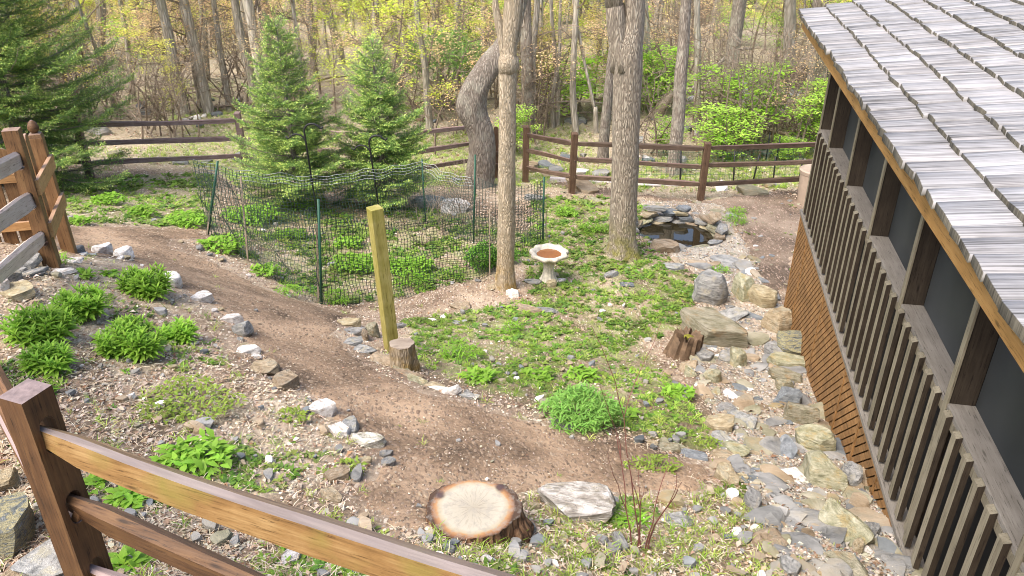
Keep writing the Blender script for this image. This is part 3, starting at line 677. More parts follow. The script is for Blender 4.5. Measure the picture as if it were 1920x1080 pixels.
m = MB(); m.beam((-.9, 0, 0), (.9, -.35, -.02), .1, .08); o = m.build('loose_board', M['boardwhite'], bevel=.003); g = G(1110, 338); o.location = g + Vector((0, .0, .03)); tag(o, 'long grey timber lying on the ground behind the fence, left of the double trunk', 'board')
# ------------------------------------------------------------------ stones
def rockmesh(name, seed, flat, mat, sub=3, ang=.0):
    r = random.Random(seed); bm = bmesh.new(); bmesh.ops.create_icosphere(bm, subdivisions=sub, radius=1)
    v = np.array([x.co[:] for x in bm.verts])
    pl = []
    for k in range(9 if flat > .45 else 11):
        if flat < .45: th = r.uniform(0, 6.28); n = np.array([math.cos(th), math.sin(th), r.uniform(-.35, .35)]); d = r.uniform(.5, .85)
        else: n = np.array([r.gauss(0, 1), r.gauss(0, 1), r.gauss(0, .8)]); d = r.uniform(.55, .85)
        pl.append((n / np.linalg.norm(n), d))
    pl.append((np.array([r.uniform(-.12, .12), r.uniform(-.12, .12), 1.]), .5 if flat < .45 else .62)); pl.append((np.array([0, 0, -1.]), .6))
    for _ in range(2):
        for n, d in pl:
            n = n / np.linalg.norm(n); e = v @ n - d; v = v - np.outer(np.clip(e, 0, None), n)
    ph = [r.uniform(0, 6) for _ in range(6)]
    nz = .03 * (np.sin(5 * v[:, 0] + ph[0]) * np.sin(6 * v[:, 1] + ph[1]) + .7 * np.sin(11 * v[:, 1] + 4 * v[:, 2] + ph[2]) * np.sin(9 * v[:, 0] + ph[3]))
    st = .03 * np.sin(16 * v[:, 2] + 3 * v[:, 0] + ph[4]) + .02 * np.sin(27 * v[:, 2] + ph[5])
    rad = np.sqrt(v[:, 0] ** 2 + v[:, 1] ** 2) + 1e-6
    v = v * (1 + nz[:, None]); v[:, 0] += v[:, 0] / rad * st; v[:, 1] += v[:, 1] / rad * st
    v = v / np.abs(v).max(0)
    for i, q in enumerate(bm.verts): q.co = v[i]
    me = bpy.data.meshes.new(name); bm.to_mesh(me); bm.free()
    me.polygons.foreach_set('use_smooth', np.ones(len(me.polygons), bool)); me.set_sharp_from_angle(angle=R(24)); me.materials.append(mat); return me
_rl = {}
def rockm(kind, flat, k):
    """a mesh of unit half-size; kept in metres by baking the size into a copy is not needed: object scale carries it"""
    key = (kind, flat > .45, k % 6)
    if key not in _rl: _rl[key] = rockmesh(kind + '_stone', hash_(key), flat, M[kind])
    return _rl[key]
def hash_(k): return sum(ord(c) for c in str(k)) * 7 + 13
CN = {'slate': 'grey slate', 'blue': 'blue-grey slate', 'green': 'olive grey', 'tan': 'ochre', 'white': 'white quartz', 'boulder': 'whitish', 'banded': 'banded'}
_rc = random.Random(21)
def put_rock(p, w_, b_, h_, kind, rz=0, sink=.35, tilt=(0, 0), label=None, group=None, name=None, k=None, flat=None):
    fl = h_ / max(w_, b_) if flat is None else flat
    k = _rc.randrange(6) if k is None else k
    o = bpy.data.objects.new(name or ('boulder' if h_ > .3 else 'stone'), rockm(kind, fl, k)); C.objects.link(o)
    o.scale = (w_ / 2, b_ / 2, h_ / 2); o.rotation_euler = (tilt[0], tilt[1], rz)
    o.location = (p[0], p[1], p[2] + h_ * (.5 - sink) * 1.25)
    tag(o, label, 'boulder' if h_ > .3 else 'stone', group); return o
def px_rock(cx, cy, wp, hp_, kind, flat=.4, rz=0, label=None, group=None, tilt=(0, 0), k=None, sink=.3, name=None):
    p = G(cx, cy + hp_ * .15); dp = depth(p); s = dp / FPX; th = math.atan2(CAMZ - p.z, p.y)
    w_ = wp * s * 1.16; b_ = hp_ * s * 1.2 / (math.sin(th) + flat * math.cos(th) * .8); h_ = max(.03, flat * b_ * (1.3 if flat >= .5 and kind != 'boulder' else 1))
    yaw = math.atan2(-p.x, p.y)
    return put_rock(p, w_, b_, h_, kind, rz + yaw, sink, tilt, label, group, name, k, .6 if flat > .55 else .3)
BIG = [
 (1090, 948, 150, 84, 'boulder', .5, 'large whitish lichen-covered boulder right of the big cut stump', 0),
 (1325, 552, 64, 62, 'slate', .9, 'rounded grey boulder beside the creek bed, right of the mossy grass', .3),
 (1335, 624, 122, 74, 'green', .5, 'largest olive brown boulder, directly behind the rotten brown stump', -.25),
 (1426, 566, 52, 44, 'tan', .8, 'ochre block stone closest to the far corner of the lattice', .3),
 (1372, 493, 76, 32, 'slate', .14, 'flat pale grey slab on the far bend of the creek bed', -.15),
 (1393, 548, 40, 56, 'green', .6, 'upright ridged stone just left of the ochre block by the lattice', .1),
 (1368, 588, 44, 48, 'slate', .15, 'thin brown-grey slab leaning above the big olive boulder', -.5),
 (1404, 592, 52, 22, 'blue', .25, 'small blue-grey slab below the ochre block stone', .1),
 (1462, 612, 58, 56, 'tan', .7, 'ochre and grey layered stone against the lattice, topmost of the row', .4),
 (1484, 655, 56, 50, 'banded', .8, 'striped black and grey rounded stone against the lattice', -.2),
 (1452, 662, 36, 44, 'slate', .4, 'grey stone wedged left of the striped stone', .2),
 (1476, 684, 76, 34, 'green', .5, 'long olive loaf-shaped stone below the striped stone', .2),
 (1470, 710, 66, 30, 'green', .5, 'flattened olive stone below the loaf-shaped stone', -.2),
 (1467, 726, 30, 32, 'green', .7, 'small pointed olive stone above the dark angular blue stone', .4),
 (1474, 752, 50, 46, 'blue', .7, 'dark blue-green angular stone in the row along the lattice', .7),
 (1498, 786, 56, 52, 'green', .9, 'squat olive block stone below the dark blue-green stone', .1),
 (1520, 836, 70, 62, 'green', .7, 'grey-green faceted boulder midway down the row by the lattice', .3),
 (1476, 848, 40, 66, 'blue', .25, 'upright blue-grey slab left of the grey-green faceted boulder', .1),
 (1544, 896, 92, 76, 'green', .6, 'broad olive boulder with orange stains below the faceted boulder', -.4),
 (1592, 902, 38, 56, 'slate', .8, 'narrow grey stone pressed between orange-stained boulder and lattice', .1),
 (1487, 894, 56, 44, 'white', .3, 'pale pinkish white slab in the lower creek bed', -.3),
 (1428, 892, 76, 42, 'blue', .15, 'long flat blue-grey slab in the lower creek bed', -.35),
 (1416, 856, 54, 22, 'tan', .3, 'flat ochre slab in the gravel above the long blue slab', 0),
 (1362, 892, 36, 54, 'tan', .4, 'long ochre stone at the left edge of the lower creek bed', .6),
 (1385, 898, 34, 24, 'tan', .4, 'small ochre stone tucked beside the long ochre edge stone', .2),
 (1410, 944, 30, 50, 'slate', .6, 'upright grey stone at the left edge of the creek bed below the ochre stones', .1),
 (1421, 975, 40, 34, 'slate', .2, 'triangular grey slab under the upright grey edge stone', .5),
 (1444, 1016, 72, 62, 'tan', .18, 'large flat ochre slab at the lower left of the creek bed', -.5),
 (1580, 985, 84, 110, 'green', .3, 'very large greenish slab in the lower creek bed beside the lattice end', .35),
 (1578, 1058, 84, 66, 'green', .3, 'broad greenish slab at the bottom edge left of the porch', -.2),
 (1678, 1066, 60, 52, 'slate', .3, 'pale green-grey slab at the bottom edge under the porch', 0),
 (1532, 950, 42, 44, 'slate', .2, 'square dark slate in the gravel left of the very large greenish slab', .2),
 (1462, 938, 50, 42, 'slate', .3, 'olive-grey slab in gravel between the upright stone and the square slate', .5),
 (1616, 1018, 16, 18, 'white', .8, 'small white round stone right of the very large greenish slab', 0),
 (1621, 1037, 23, 22, 'white', .8, 'second small white round stone below the first, near the porch skirt', 0),
 (1604, 1032, 22, 36, 'tan', .8, 'small brown stone left of the two white round stones', 0),
 (1632, 1000, 24, 54, 'slate', .4, 'narrow upright slate right of the two white round stones', 0),
 (1478, 1066, 38, 50, 'slate', .5, 'grey upright stone at the bottom edge by the bright green tuft', .3),
 (1392, 786, 50, 56, 'slate', .2, 'flat grey slab with brown rim in the middle of the creek bed', .4),
 (1352, 800, 54, 40, 'tan', .5, 'rough ochre stone at the left edge of the middle creek bed', .3),
 (1365, 770, 40, 40, 'slate', .3, 'grey slab above the rough ochre edge stone', -.4),
 (1336, 712, 34, 30, 'green', .7, 'squat mossy stone below the pair of split stones', 0),
 (1360, 672, 34, 38, 'slate', .4, 'grey half of a split stone below the biggest boulder', .4),
 (1380, 676, 28, 50, 'green', .6, 'olive half of a split stone below the biggest boulder', .2),
 (1318, 672, 34, 34, 'slate', .5, 'dark grey stone right of the rotten stump base', .2),
 (1242, 466, 56, 26, 'tan', .5, 'dark hollow ochre stone right of the double trunk base', -.1),
 (1262, 500, 36, 16, 'slate', .3, 'small slate on the grass near the creek bed bend', .1),
 (607, 767, 42, 40, 'white', .5, 'bright white quartz stone on the left edging of the path', -.6),
 (638, 806, 44, 34, 'white', .4, 'white quartz stone below the brightest one on the path edging', -.5),
 (660, 800, 34, 40, 'slate', .4, 'grey stone wedged between white stones on the path edging', -.5),
 (690, 826, 60, 34, 'boulder', .5, 'long lichen-white stone low on the left path edging', -.6),
 (724, 852, 26, 18, 'slate', .5, 'small grey stone at the low end of the left path edging', .2),
 (727, 868, 26, 24, 'slate', .5, 'dark small stone at the very end of the left path edging', 1),
 (677, 868, 56, 18, 'tan', .5, 'flat brown stone lying beside the sawdust patch', .2),
 (634, 892, 44, 28, 'tan', .5, 'brown wedge stone below the flat brown stone by the sawdust', .3),
 (624, 926, 34, 42, 'tan', .3, 'upright tan stone above the top fence rail', .4),
 (540, 720, 50, 42, 'tan', .5, 'brown wedge-shaped stone on the bend of the left path edging', -.8),
 (492, 690, 54, 36, 'tan', .3, 'large tan flat stone on the left path edging', -.3),
 (436, 600, 40, 22, 'white', .5, 'pinkish white stone on the upper left path edging', .1),
 (456, 622, 36, 32, 'slate', .6, 'grey stone directly below the pinkish white edging stone', .5),
 (466, 655, 40, 26, 'white', .4, 'white and grey stone midway on the left path edging', -.1),
 (378, 560, 40, 22, 'white', .5, 'white quartz stone on the edging right of the topmost leafy clump', -.4),
 (322, 530, 34, 30, 'white', .6, 'grey-white stone touching the topmost leafy clump', -.5),
 (235, 480, 34, 24, 'white', .6, 'white pink stone near the start of the path edging', -.3),
 (194, 472, 34, 24, 'white', .6, 'white stone on the edging right of the finial post', -.2),
 (145, 472, 24, 18, 'slate', .5, 'grey stone touching the foot of the finial post', -.2),
 (137, 488, 34, 18, 'white', .2, 'flat white stone in front of the finial post', 0),
 (115, 508, 52, 14, 'white', .2, 'flat white slab in front of the left fence post', 0),
 (52, 496, 52, 28, 'slate', .6, 'grey stone leaning at the foot of the left fence post', .3),
 (58, 512, 58, 20, 'slate', .3, 'long grey slab under the stone at the left fence post', .2),
 (22, 522, 34, 30, 'slate', .6, 'dark grey stone left of the long grey slab', .1),
 (32, 545, 54, 40, 'tan', .3, 'brown slab at the left edge below the fence post stones', .4),
 (6, 542, 26, 34, 'white', .7, 'pinkish white stone at the far left edge', 0),
 (60, 468, 36, 26, 'tan', .7, 'brown stone behind the rails of the left fence', 0),
 (28, 990, 100, 120, 'banded', .5, 'glossy striped grey boulder at the lower left behind the corner post', -.2),
 (100, 1050, 110, 90, 'slate', .35, 'broad pale grey slab at the lower left under the corner post', .3),
 (0, 905, 60, 50, 'tan', .5, 'ochre stone at the left edge above the striped boulder', .2),
 (20, 1085, 110, 40, 'tan', .3, 'orange brown slab in the bottom left corner', 0),
 (545, 1046, 52, 30, 'white', .5, 'white stone under the top rail between the fence rails', .3),
 (600, 1026, 36, 24, 'tan', .4, 'tan stone beside the white one between the fence rails', .4),
 (728, 1036, 54, 18, 'slate', .4, 'dark slate just below the top fence rail', -.1),
 (920, 1018, 24, 18, 'white', .6, 'small white stone at the foot of the big cut stump', 0),
 (992, 994, 24, 24, 'slate', .7, 'small dark stone between the big stump and whitish boulder', 0),
 (1160, 1014, 22, 50, 'slate', .3, 'narrow slate beside the thin red stems', .5),
 (1148, 1030, 26, 34, 'slate', .3, 'grey slab left of the narrow slate by the red stems', -.3),
 (1003, 953, 22, 18, 'tan', .7, 'small tan stone left of the whitish boulder', 0),
 (1272, 975, 52, 40, 'slate', .12, 'flat grey slab sunk in soil right of the red stems', .4),
 (1298, 852, 52, 22, 'blue', .4, 'dark slate at the creek end of the right path edging', -.1),
 (1254, 840, 44, 22, 'green', .4, 'olive flat stone beside the dark slate on the right edging', -.1),
 (1352, 854, 48, 24, 'tan', .4, 'ochre flat stone where the right edging meets the creek bed', -.1),
 (1355, 852, 10, 8, 'tan', .4, None, 0),
 (655, 607, 40, 20, 'tan', .5, 'tan stone at the far end of the garden bed edging', 0),
 (664, 622, 42, 22, 'slate', .4, 'grey stone left of the green wooden post, topmost', 0),
 (660, 642, 38, 24, 'slate', .4, 'grey stone left of the green wooden post, in the middle', .2),
 (685, 632, 12, 26, 'tan', .6, 'small orange stone left of the green wooden post', 0),
 (699, 624, 26, 28, 'green', .8, 'white topped mossy stone beside the green wooden post', 0),
 (686, 656, 40, 26, 'slate', .3, 'dark flat slate before the foot of the green wooden post', .2),
 (722, 676, 44, 24, 'boulder', .5, 'whitish rubble stone at the foot of the green wooden post', 0),
 (764, 700, 60, 16, 'tan', .4, 'orange brown flat stone below the small weathered stump', -.5),
 (848, 736, 34, 22, 'white', .7, 'white lumpy stone on the right edging of the path', 0),
 (818, 728, 44, 12, 'white', .4, 'long white stone left of the lumpy white one', -.3),
 (878, 744, 38, 14, 'slate', .5, 'grey stone right of the lumpy white one', -.2),
 (988, 577, 54, 16, 'tan', .3, 'tan slab at the foot of the pale slender trunk, right', -.4),
 (962, 552, 26, 18, 'white', .5, 'white stone touching the pale slender trunk base', -.2),
 (1024, 582, 44, 14, 'slate', .3, 'slate right of the tan slab by the pale slender trunk', -.2),
 (864, 572, 34, 24, 'tan', .2, 'square brown flagstone in the weeds left of the pale trunk', .6),
 (1000, 528, 32, 14, 'slate', .3, 'flat stone left of the birdbath foot', 0),
 (1034, 534, 18, 16, 'tan', .6, 'brown stone propping the birdbath foot', 0),
 (1050, 526, 26, 12, 'white', .4, 'pale slab leaning right of the birdbath foot', .5),
 (1146, 514, 16, 20, 'slate', .25, 'small grey slate in the grass right of the birdbath', -.6),
 (1173, 533, 28, 12, 'blue', .25, 'bluish slate in the grass below the double trunk', 0),
 (806, 386, 60, 26, 'slate', .6, 'grey boulder inside the netting near its back stake', .1),
 (852, 392, 52, 26, 'white', .6, 'whitish rock inside the netting, right of the grey one', .2),
 (1002, 372, 40, 16, 'slate', .4, 'slate by the netting stake below the back fence', 0),
]
for r in BIG:
    if r[6] is None: continue
    px_rock(r[0], r[1], r[2], r[3], r[4], r[5], r[7], r[6], tilt=(_rc.uniform(-.06, .06), _rc.uniform(-.08, .08)))
def rock_line(pts, step, smin, smax, kinds, label, group, where, flat=(.25, .6), jit=.06, skip=.1, seed=1):
    r = random.Random(seed); P = ground(*np.array(pts, float).T)
    for i in range(len(P) - 1):
        a, b = Vector(P[i]), Vector(P[i + 1]); L = (b - a).length; n = max(1, int(L / step))
        for k in range(n):
            if r.random() < skip: continue
            q = a.lerp(b, (k + r.random() * .7) / n); x, y = q.x + r.gauss(0, jit), q.y + r.gauss(0, jit); sz = r.uniform(smin, smax) * (1 if r.random() < .8 else 1.4); kd = r.choice(kinds)
            put_rock((x, y, H(x, y)), sz, sz * r.uniform(.5, .8), max(.03, sz * r.uniform(*flat) * .6), kd, math.atan2(b.y - a.y, b.x - a.x) + r.gauss(0, .5), .3, (r.gauss(0, .12), r.gauss(0, .12)), 'small ' + CN[kd] + ' stone ' + label + ', ' + where[min(len(where) - 1, int(len(where) * (i + k / n) / (len(P) - 1)))], group)
WH = ['white', 'slate', 'tan', 'white', 'slate']
rock_line([(150, 480), (225, 484), (290, 508), (340, 545), (400, 575), (432, 600), (452, 640), (480, 680), (520, 712), (565, 748), (610, 790), (660, 815)], .17, .06, .15, WH, 'in the left path edging', 'small stones edging the left side of the path', ['by the finial post', 'behind the leafy clumps', 'by the topmost clump', 'opposite the netting', 'beside the path bend', 'below the path bend', 'by the quartz stones'], seed=3, jit=.05)
rock_line([(340, 455), (385, 475), (430, 497), (465, 512), (520, 545), (560, 560)], .2, .07, .18, WH, 'between netting and path', 'small stones edging the netting side of the path', ['at the left stake', 'midway', 'near the front stake'], seed=4, jit=.04)
rock_line([(690, 665), (740, 690), (800, 725), (900, 750), (960, 775), (1040, 790), (1110, 808), (1190, 825), (1250, 840), (1310, 853)], .24, .12, .26, ['tan', 'green', 'slate', 'tan'], 'in the right path edging', 'flat stones edging the garden bed', ['by the weathered stump', 'left of the herb bush', 'below the herb bush', 'toward the creek bed'], (.15, .3), .03, .05, 5)
rock_line([(720, 600), (770, 598), (830, 600), (900, 590), (960, 570), (1050, 592), (1120, 600), (1190, 625)], .26, .09, .2, ['slate', 'slate', 'white', 'tan'], 'in the row across the weedy bed', 'stones in the row across the weedy bed', ['near the green post', 'left of the pale trunk', 'right of the pale trunk', 'near the rotten stump'], (.15, .4), .1, .2, 6)
rock_line([(120, 410), (180, 408), (250, 414), (330, 408)], .3, .14, .3, ['slate'], 'behind the far path end', 'slabs behind the far end of the path', ['by the gate post', 'midway', 'toward the netting'], (.15, .3), .05, .1, 7)
rock_line([(820, 540), (870, 525), (910, 530), (950, 548)], .22, .09, .2, WH, 'at the netting front', 'small stones at the front of the netting', ['left part', 'by the pale trunk'], seed=8)
rock_line([(1040, 362), (1080, 372), (1130, 382)], .22, .15, .35, ['tan', 'slate', 'green'], 'in the row left of the pond', 'flat stones left of the pond', ['by the netting', 'by the double trunk'], (.15, .3), .08, .0, 9)
rock_line([(1300, 690), (1320, 760), (1345, 830), (1400, 910)], .22, .12, .26, ['slate', 'green', 'tan'], 'on the left creek bank', 'stones along the left bank of the creek bed', ['below the rotten stump', 'beside the herb bush', 'at the path end', 'below the path end'], (.3, .6), .1, .1, 10)
rock_line([(1330, 520), (1300, 500), (1270, 480), (1215, 465)], .2, .1, .26, ['slate', 'slate', 'tan'], 'on the grassy bank below the pond', 'slates on the bank below the pond', ['near the rounded boulder', 'near the trunk'], (.15, .3), .12, .1, 11)
# pond: water and the stacked rim
m = MB(); K = 28
m.v = [(POND_C[0] + .95 * POND_C[2] * math.cos(q * 2 * math.pi / K), POND_C[1] + .95 * POND_C[3] * math.sin(q * 2 * math.pi / K), WATER_Z) for q in range(K)]; m.f = [tuple(range(K))]
tag(m.build('pond_water', M['water']), kind='structure')
r = random.Random(18)
for lay in range(4):
    nn = (13, 13, 12, 8)[lay]
    for k in range(nn):
        th = 2 * math.pi * (k + .5 * (lay % 2)) / nn + r.gauss(0, .08)
        if lay >= 2 and math.sin(th) < -.35: continue
        if lay == 3 and math.sin(th) < .1: continue
        rad = 1.06 + .05 * lay; x, y = POND_C[0] + rad * POND_C[2] * math.cos(th), POND_C[1] + rad * POND_C[3] * math.sin(th)
        sz = r.uniform(.3, .52); hgt = r.uniform(.06, .11)
        z = WATER_Z - .03 + lay * .085
        kd = r.choice(['slate', 'blue', 'slate', 'green', 'tan']); side = ['right', 'far', 'left', 'near'][int(((th + math.pi / 4) % (2 * math.pi)) / (math.pi / 2))]
        put_rock((x, y, z), sz, sz * r.uniform(.5, .7), hgt, kd, th + math.pi / 2 + r.gauss(0, .25), .5, (r.gauss(0, .08), r.gauss(0, .08)), CN[kd] + ' slab on the ' + side + ' side of the pond rim, ' + ['bottom course', 'second course', 'third course', 'top course'][lay], 'slabs stacked around the pond')

# ------------------------------------------------------------------ stumps, post, birdbath, bin
def stump_geo(root, rad, hgt, seed, flare=.25, mat='stumpbark', K=72, lobes=.06, oval=1., topmat=None, tilt=0):
    r = random.Random(seed); ph = [r.uniform(0, 6) for _ in range(8)]
    def rr_(q, z):
        a = 2 * math.pi * q / K; s = 1 + lobes * math.sin(2 * a + ph[0]) + lobes * .7 * math.sin(3 * a + ph[1]) + lobes * .5 * math.sin(7 * a + ph[2]) + .02 * math.sin(17 * a + ph[3] + z * 5) + .015 * math.sin(29 * a + ph[4] + 3 * z)
        f = 1 + flare * (1 - z) ** 2 * (1 + .5 * math.sin(5 * a + ph[5])); return rad * s * f
    rings = []
    for z in (-.3, 0, .25, .5, .75, .93, 1.0):
        rings.append([(rr_(q, max(0, z)) * math.cos(2 * math.pi * q / K) * oval, rr_(q, max(0, z)) * math.sin(2 * math.pi * q / K), z * hgt + tilt * math.cos(2 * math.pi * q / K) * max(0, z)) for q in range(K)])
    m = MB(); m.loft(rings, cap=False); b = m.build('bark', M[mat], root, smooth=True)
    m = MB(); rings = [[(x * s, y * s, z + dz) for (x, y, z) in rings[-1]] for s, dz in ((1, .0), (.985, .004), (.5, .006), (.01, .006))]; m.loft(rings, cap=False)
    t = m.build('cut_face', topmat, root, smooth=True, sharp=40); return b, t
def endgrain(name, rad, oval=1.):
    mm, n, b = newmat(name); v = coords(n, 'Object', (1 / oval, 1, 0)); ln = nd(n, 'ShaderNodeVectorMath', operation='LENGTH')
    ds = nd(n, 'ShaderNodeVectorMath', operation='SCALE'); dn = nd(n, 'ShaderNodeVectorMath', operation='ADD'); ds.inputs['Scale'].default_value = rad * .28
    sub = nd(n, 'ShaderNodeVectorMath', operation='SUBTRACT'); sub.inputs[1].default_value = (.5, .5, .5)
    n.links.new(noise(n, v, 5.5, 4, .65, 0, 'Color'), sub.inputs[0]); n.links.new(sub.outputs[0], ds.inputs[0]); n.links.new(v, dn.inputs[0]); n.links.new(ds.outputs[0], dn.inputs[1]); n.links.new(dn.outputs[0], ln.inputs[0])
    rn = mth(n, 'DIVIDE', ln.outputs['Value'], rad)
    c = ramp(n, rn, [(0, (.29, .26, .2)), (.7, (.37, .335, .265)), (.8, (.33, .28, .19)), (.845, (.33, .185, .085)), (.93, (.2, .095, .045)), (1.0, (.06, .035, .022))])
    g = noise(n, v, 16, 5, .7); c = mix(n, mr(n, g, .48, .62, 0, .55), c, (.24, .22, .19))
    ang = nd(n, 'ShaderNodeSeparateXYZ'); n.links.new(v, ang.inputs[0]); at2 = mth(n, 'ARCTAN2', ang.outputs[0], ang.outputs[1])
    cr = nd(n, 'ShaderNodeCombineXYZ'); n.links.new(mth(n, 'MULTIPLY', at2, 4), cr.inputs[0]); n.links.new(mth(n, 'MULTIPLY', rn, .9), cr.inputs[1])
    ray_ = mth(n, 'LESS_THAN', noise(n, cr.outputs[0], 3, 3, .6), .43); c = mix(n, mth(n, 'MULTIPLY', ray_, mr(n, rn, .1, .8, .75, 0)), c, (.2, .16, .12))
    for sx, sy in ((-.78, .42), (.62, .66)):
        dd = nd(n, 'ShaderNodeVectorMath', operation='DISTANCE'); n.links.new(dn.outputs[0], dd.inputs[0]); dd.inputs[1].default_value = (sx * rad, sy * rad, 0)
        c = mix(n, mr(n, dd.outputs['Value'], rad * .07, rad * .16, .9, 0), c, (.05, .035, .04))
    n.links.new(c, b.inputs['Base Color']); b.inputs['Roughness'].default_value = .8
    bump(n, b, noise(n, v, 60, 4, .6), .3, .003); return mm
p = G(888, 985); s = depth(p) / FPX
st = empty('tree_stump', (p.x, p.y, p.z)); tag(st, 'wide freshly cut stump with pale face and orange rim on the path end', 'stump')
RS = 82 * s * .97; stump_geo(st, RS, .13, 4, .16, lobes=.05, oval=1.06, topmat=endgrain('cut_stump_face', RS))
p = G(757, 690); st = empty('tree_stump', (p.x, p.y, p.z)); tag(st, 'small grey weathered stump with stones on top beside the green wooden post', 'stump')
s = depth(p) / FPX; stump_geo(st, 21 * s, .27, 8, .25, 'bark_pale', K=48, lobes=.09, topmat=M['deadwood'])
px_rock(752, 650, 26, 10, 'boulder', .4, 0, 'grey stone lying on top of the small weathered stump').location.z += .26
p = G(1277, 668); st = empty('tree_stump', (p.x, p.y, p.z - .03)); st.rotation_euler = (0, .16, 0); tag(st, 'rotten reddish brown stump with jagged moss-topped edge before the biggest boulder', 'stump'); s = depth(p) / FPX
r = random.Random(5); m = MB(); K = 40; rings = []
jag = [r.uniform(-.05, .04) for _ in range(K)]
for z in (-.1, 0, .3, .6, .85, 1): rings.append([((26 * s * (1 + .3 * (1 - max(z, 0)) ** 1.5) * (1 + .05 * math.sin(3 * a + 2) + .08 * math.sin(11 * a + 2 * z) + .07 * math.sin(17 * a + 1))) * math.cos(a), (22 * s * (1 + .3 * (1 - max(z, 0)) ** 1.5) * (1 + .05 * math.sin(3 * a + 2) + .08 * math.sin(11 * a + 2 * z) + .07 * math.sin(17 * a + 1))) * math.sin(a), z * .34 + (jag[q] if z == 1 else 0)) for q, a in enumerate([2 * math.pi * q / K for q in range(K)])])
top = rings[-1]; rings += [[(x * .7, y * .7, z - .02 + .02 * math.sin(x * 60)) for x, y, z in top], [(x * .1, y * .1, .29) for x, y, z in top]]
m.loft(rings); m.build('bark', M['redbark'], st, smooth=True, sharp=35)
m = MB(); mr_ = 14 * s; m.loft([[(mr_ * k * math.cos(a) + .02, mr_ * k * .8 * math.sin(a) - .0, .335 + z) for a in [2 * math.pi * q / 16 for q in range(16)]] for k, z in ((.8, -.05), (.7, -.02), (.4, -.005), (.1, .0))])
m.build('moss', simple('moss', (.16, .15, .02), .95, .4, 40, .6), st, smooth=True)
p = G(735, 657); o = empty('garden_post', p); tag(o, 'greenish treated square wooden post leaning in the middle of the garden', 'post')
topd = at(705, 388, p.y + .02); m = MB(); u = topd - p; hh = u.length
m.box((0, 0, hh / 2 - .1), (.125, .125, hh + .2)); q = m.build('post_shaft', M['treated'], o, bevel=.006); q.rotation_euler = (-.02, math.atan2(u.x, u.z), .55)
# birdbath
p = G(1028, 528); s = depth(p) / FPX; bb = empty('birdbath', p); tag(bb, 'cream scalloped stone birdbath with rusty water, right of the pale slender trunk', 'birdbath')
HB = at(1028, 488, p.y).z - p.z
def lathe(m, prof, K=48, fn=None):
    m.loft([[((r_ * (fn(a, r_, z) if fn else 1)) * math.cos(a), (r_ * (fn(a, r_, z) if fn else 1)) * math.sin(a), z) for a in [2 * math.pi * q / K for q in range(K)]] for r_, z in prof], cap=False)
m = MB(); flute = lambda a, r_, z: 1 + .06 * math.cos(10 * a)
lathe(m, [(.001, -.05), (.145, -.05), (.145, .02), (.13, .035), (.115, .06), (.085, .13), (.07, .22), (.072, HB - .06), (.1, HB - .01), (.11, HB)], fn=flute); m.build('pedestal', M['concrete'], bb, smooth=True, sharp=40)
RB = 34 * s * 1.02; m = MB()
def scal(a, r_, z): return 1 + (.055 * math.sin(9 * a) + .02 * math.sin(14 * a + 1)) * (1 if r_ > RB * .8 else .35)
lathe(m, [(.08, HB - .01), (RB * .55, HB + .02), (RB * .88, HB + .075), (RB * 1.0, HB + .1), (RB * 1.02, HB + .125), (RB * .96, HB + .145), (RB * .8, HB + .14), (RB * .7, HB + .12), (RB * .6, HB + .07), (RB * .3, HB + .055), (.001, HB + .055)], 72, scal); m.build('basin', M['concrete'], bb, smooth=True, sharp=60)
m = MB(); m.v = [(RB * .68 * math.cos(a), RB * .68 * math.sin(a), HB + .098) for a in [2 * math.pi * q / 36 for q in range(36)]]; m.f = [tuple(range(36))]; m.build('water', M['bathwater'], bb)
# bin behind the porch corner
p = G(1519, 381); bn = empty('rubbish_bin', (p.x, p.y, p.z)); tag(bn, 'beige lidded bin standing at the far corner of the porch', 'bin')
m = MB(); lathe(m, [(.001, 0), (.25, 0), (.29, .62), (.305, .63), (.305, .66), (.28, .67)], 40); m.build('body', M['bin'], bn, smooth=True, sharp=30)
m = MB(); lathe(m, [(.31, .655), (.315, .69), (.30, .70), (.28, .71), (.25, .70), (.001, .72)], 40); m.build('lid', M['bin'], bn, smooth=True, sharp=30)

# ------------------------------------------------------------------ netting enclosure
def stake(root, bx, by, tx, ty, mat, rad=.012, name='stake', square=False):
    p = G(bx, by); t = at(tx, ty, p.y); m = MB(); d = t - p
    m.tube([Vector((0, 0, 0)) - d.normalized() * .15, d], rad, 4 if square else 6); o = m.build(name, M[mat], root, smooth=not square); o.location = p - root.location; return p, t
ne = empty('netting_fence', G(603, 571)); tag(ne, 'dark green plastic netting fence on thin stakes enclosing the vegetable bed', 'fence')
SK = [stake(ne, 390, 440, 408, 302, 'greenstake', .018), stake(ne, 465, 490, 451, 330, 'woodstake', .014, square=True), stake(ne, 603, 571, 597, 374, 'greenstake', .018),
      stake(ne, 918, 516, 918, 392, 'woodstake', .013, square=True), stake(ne, 1018, 452, 1020, 332, 'greenstake', .016), stake(ne, 888, 456, 891, 290, 'greenstake', .014), stake(ne, 798, 420, 791, 298, 'greenstake', .014)]
stake(ne, 597, 567, 594, 420, 'woodstake', .014, square=True); stake(ne, 388, 441, 393, 402, 'woodstake', .014, square=True); stake(ne, 1024, 448, 1024, 395, 'woodstake', .012, square=True)
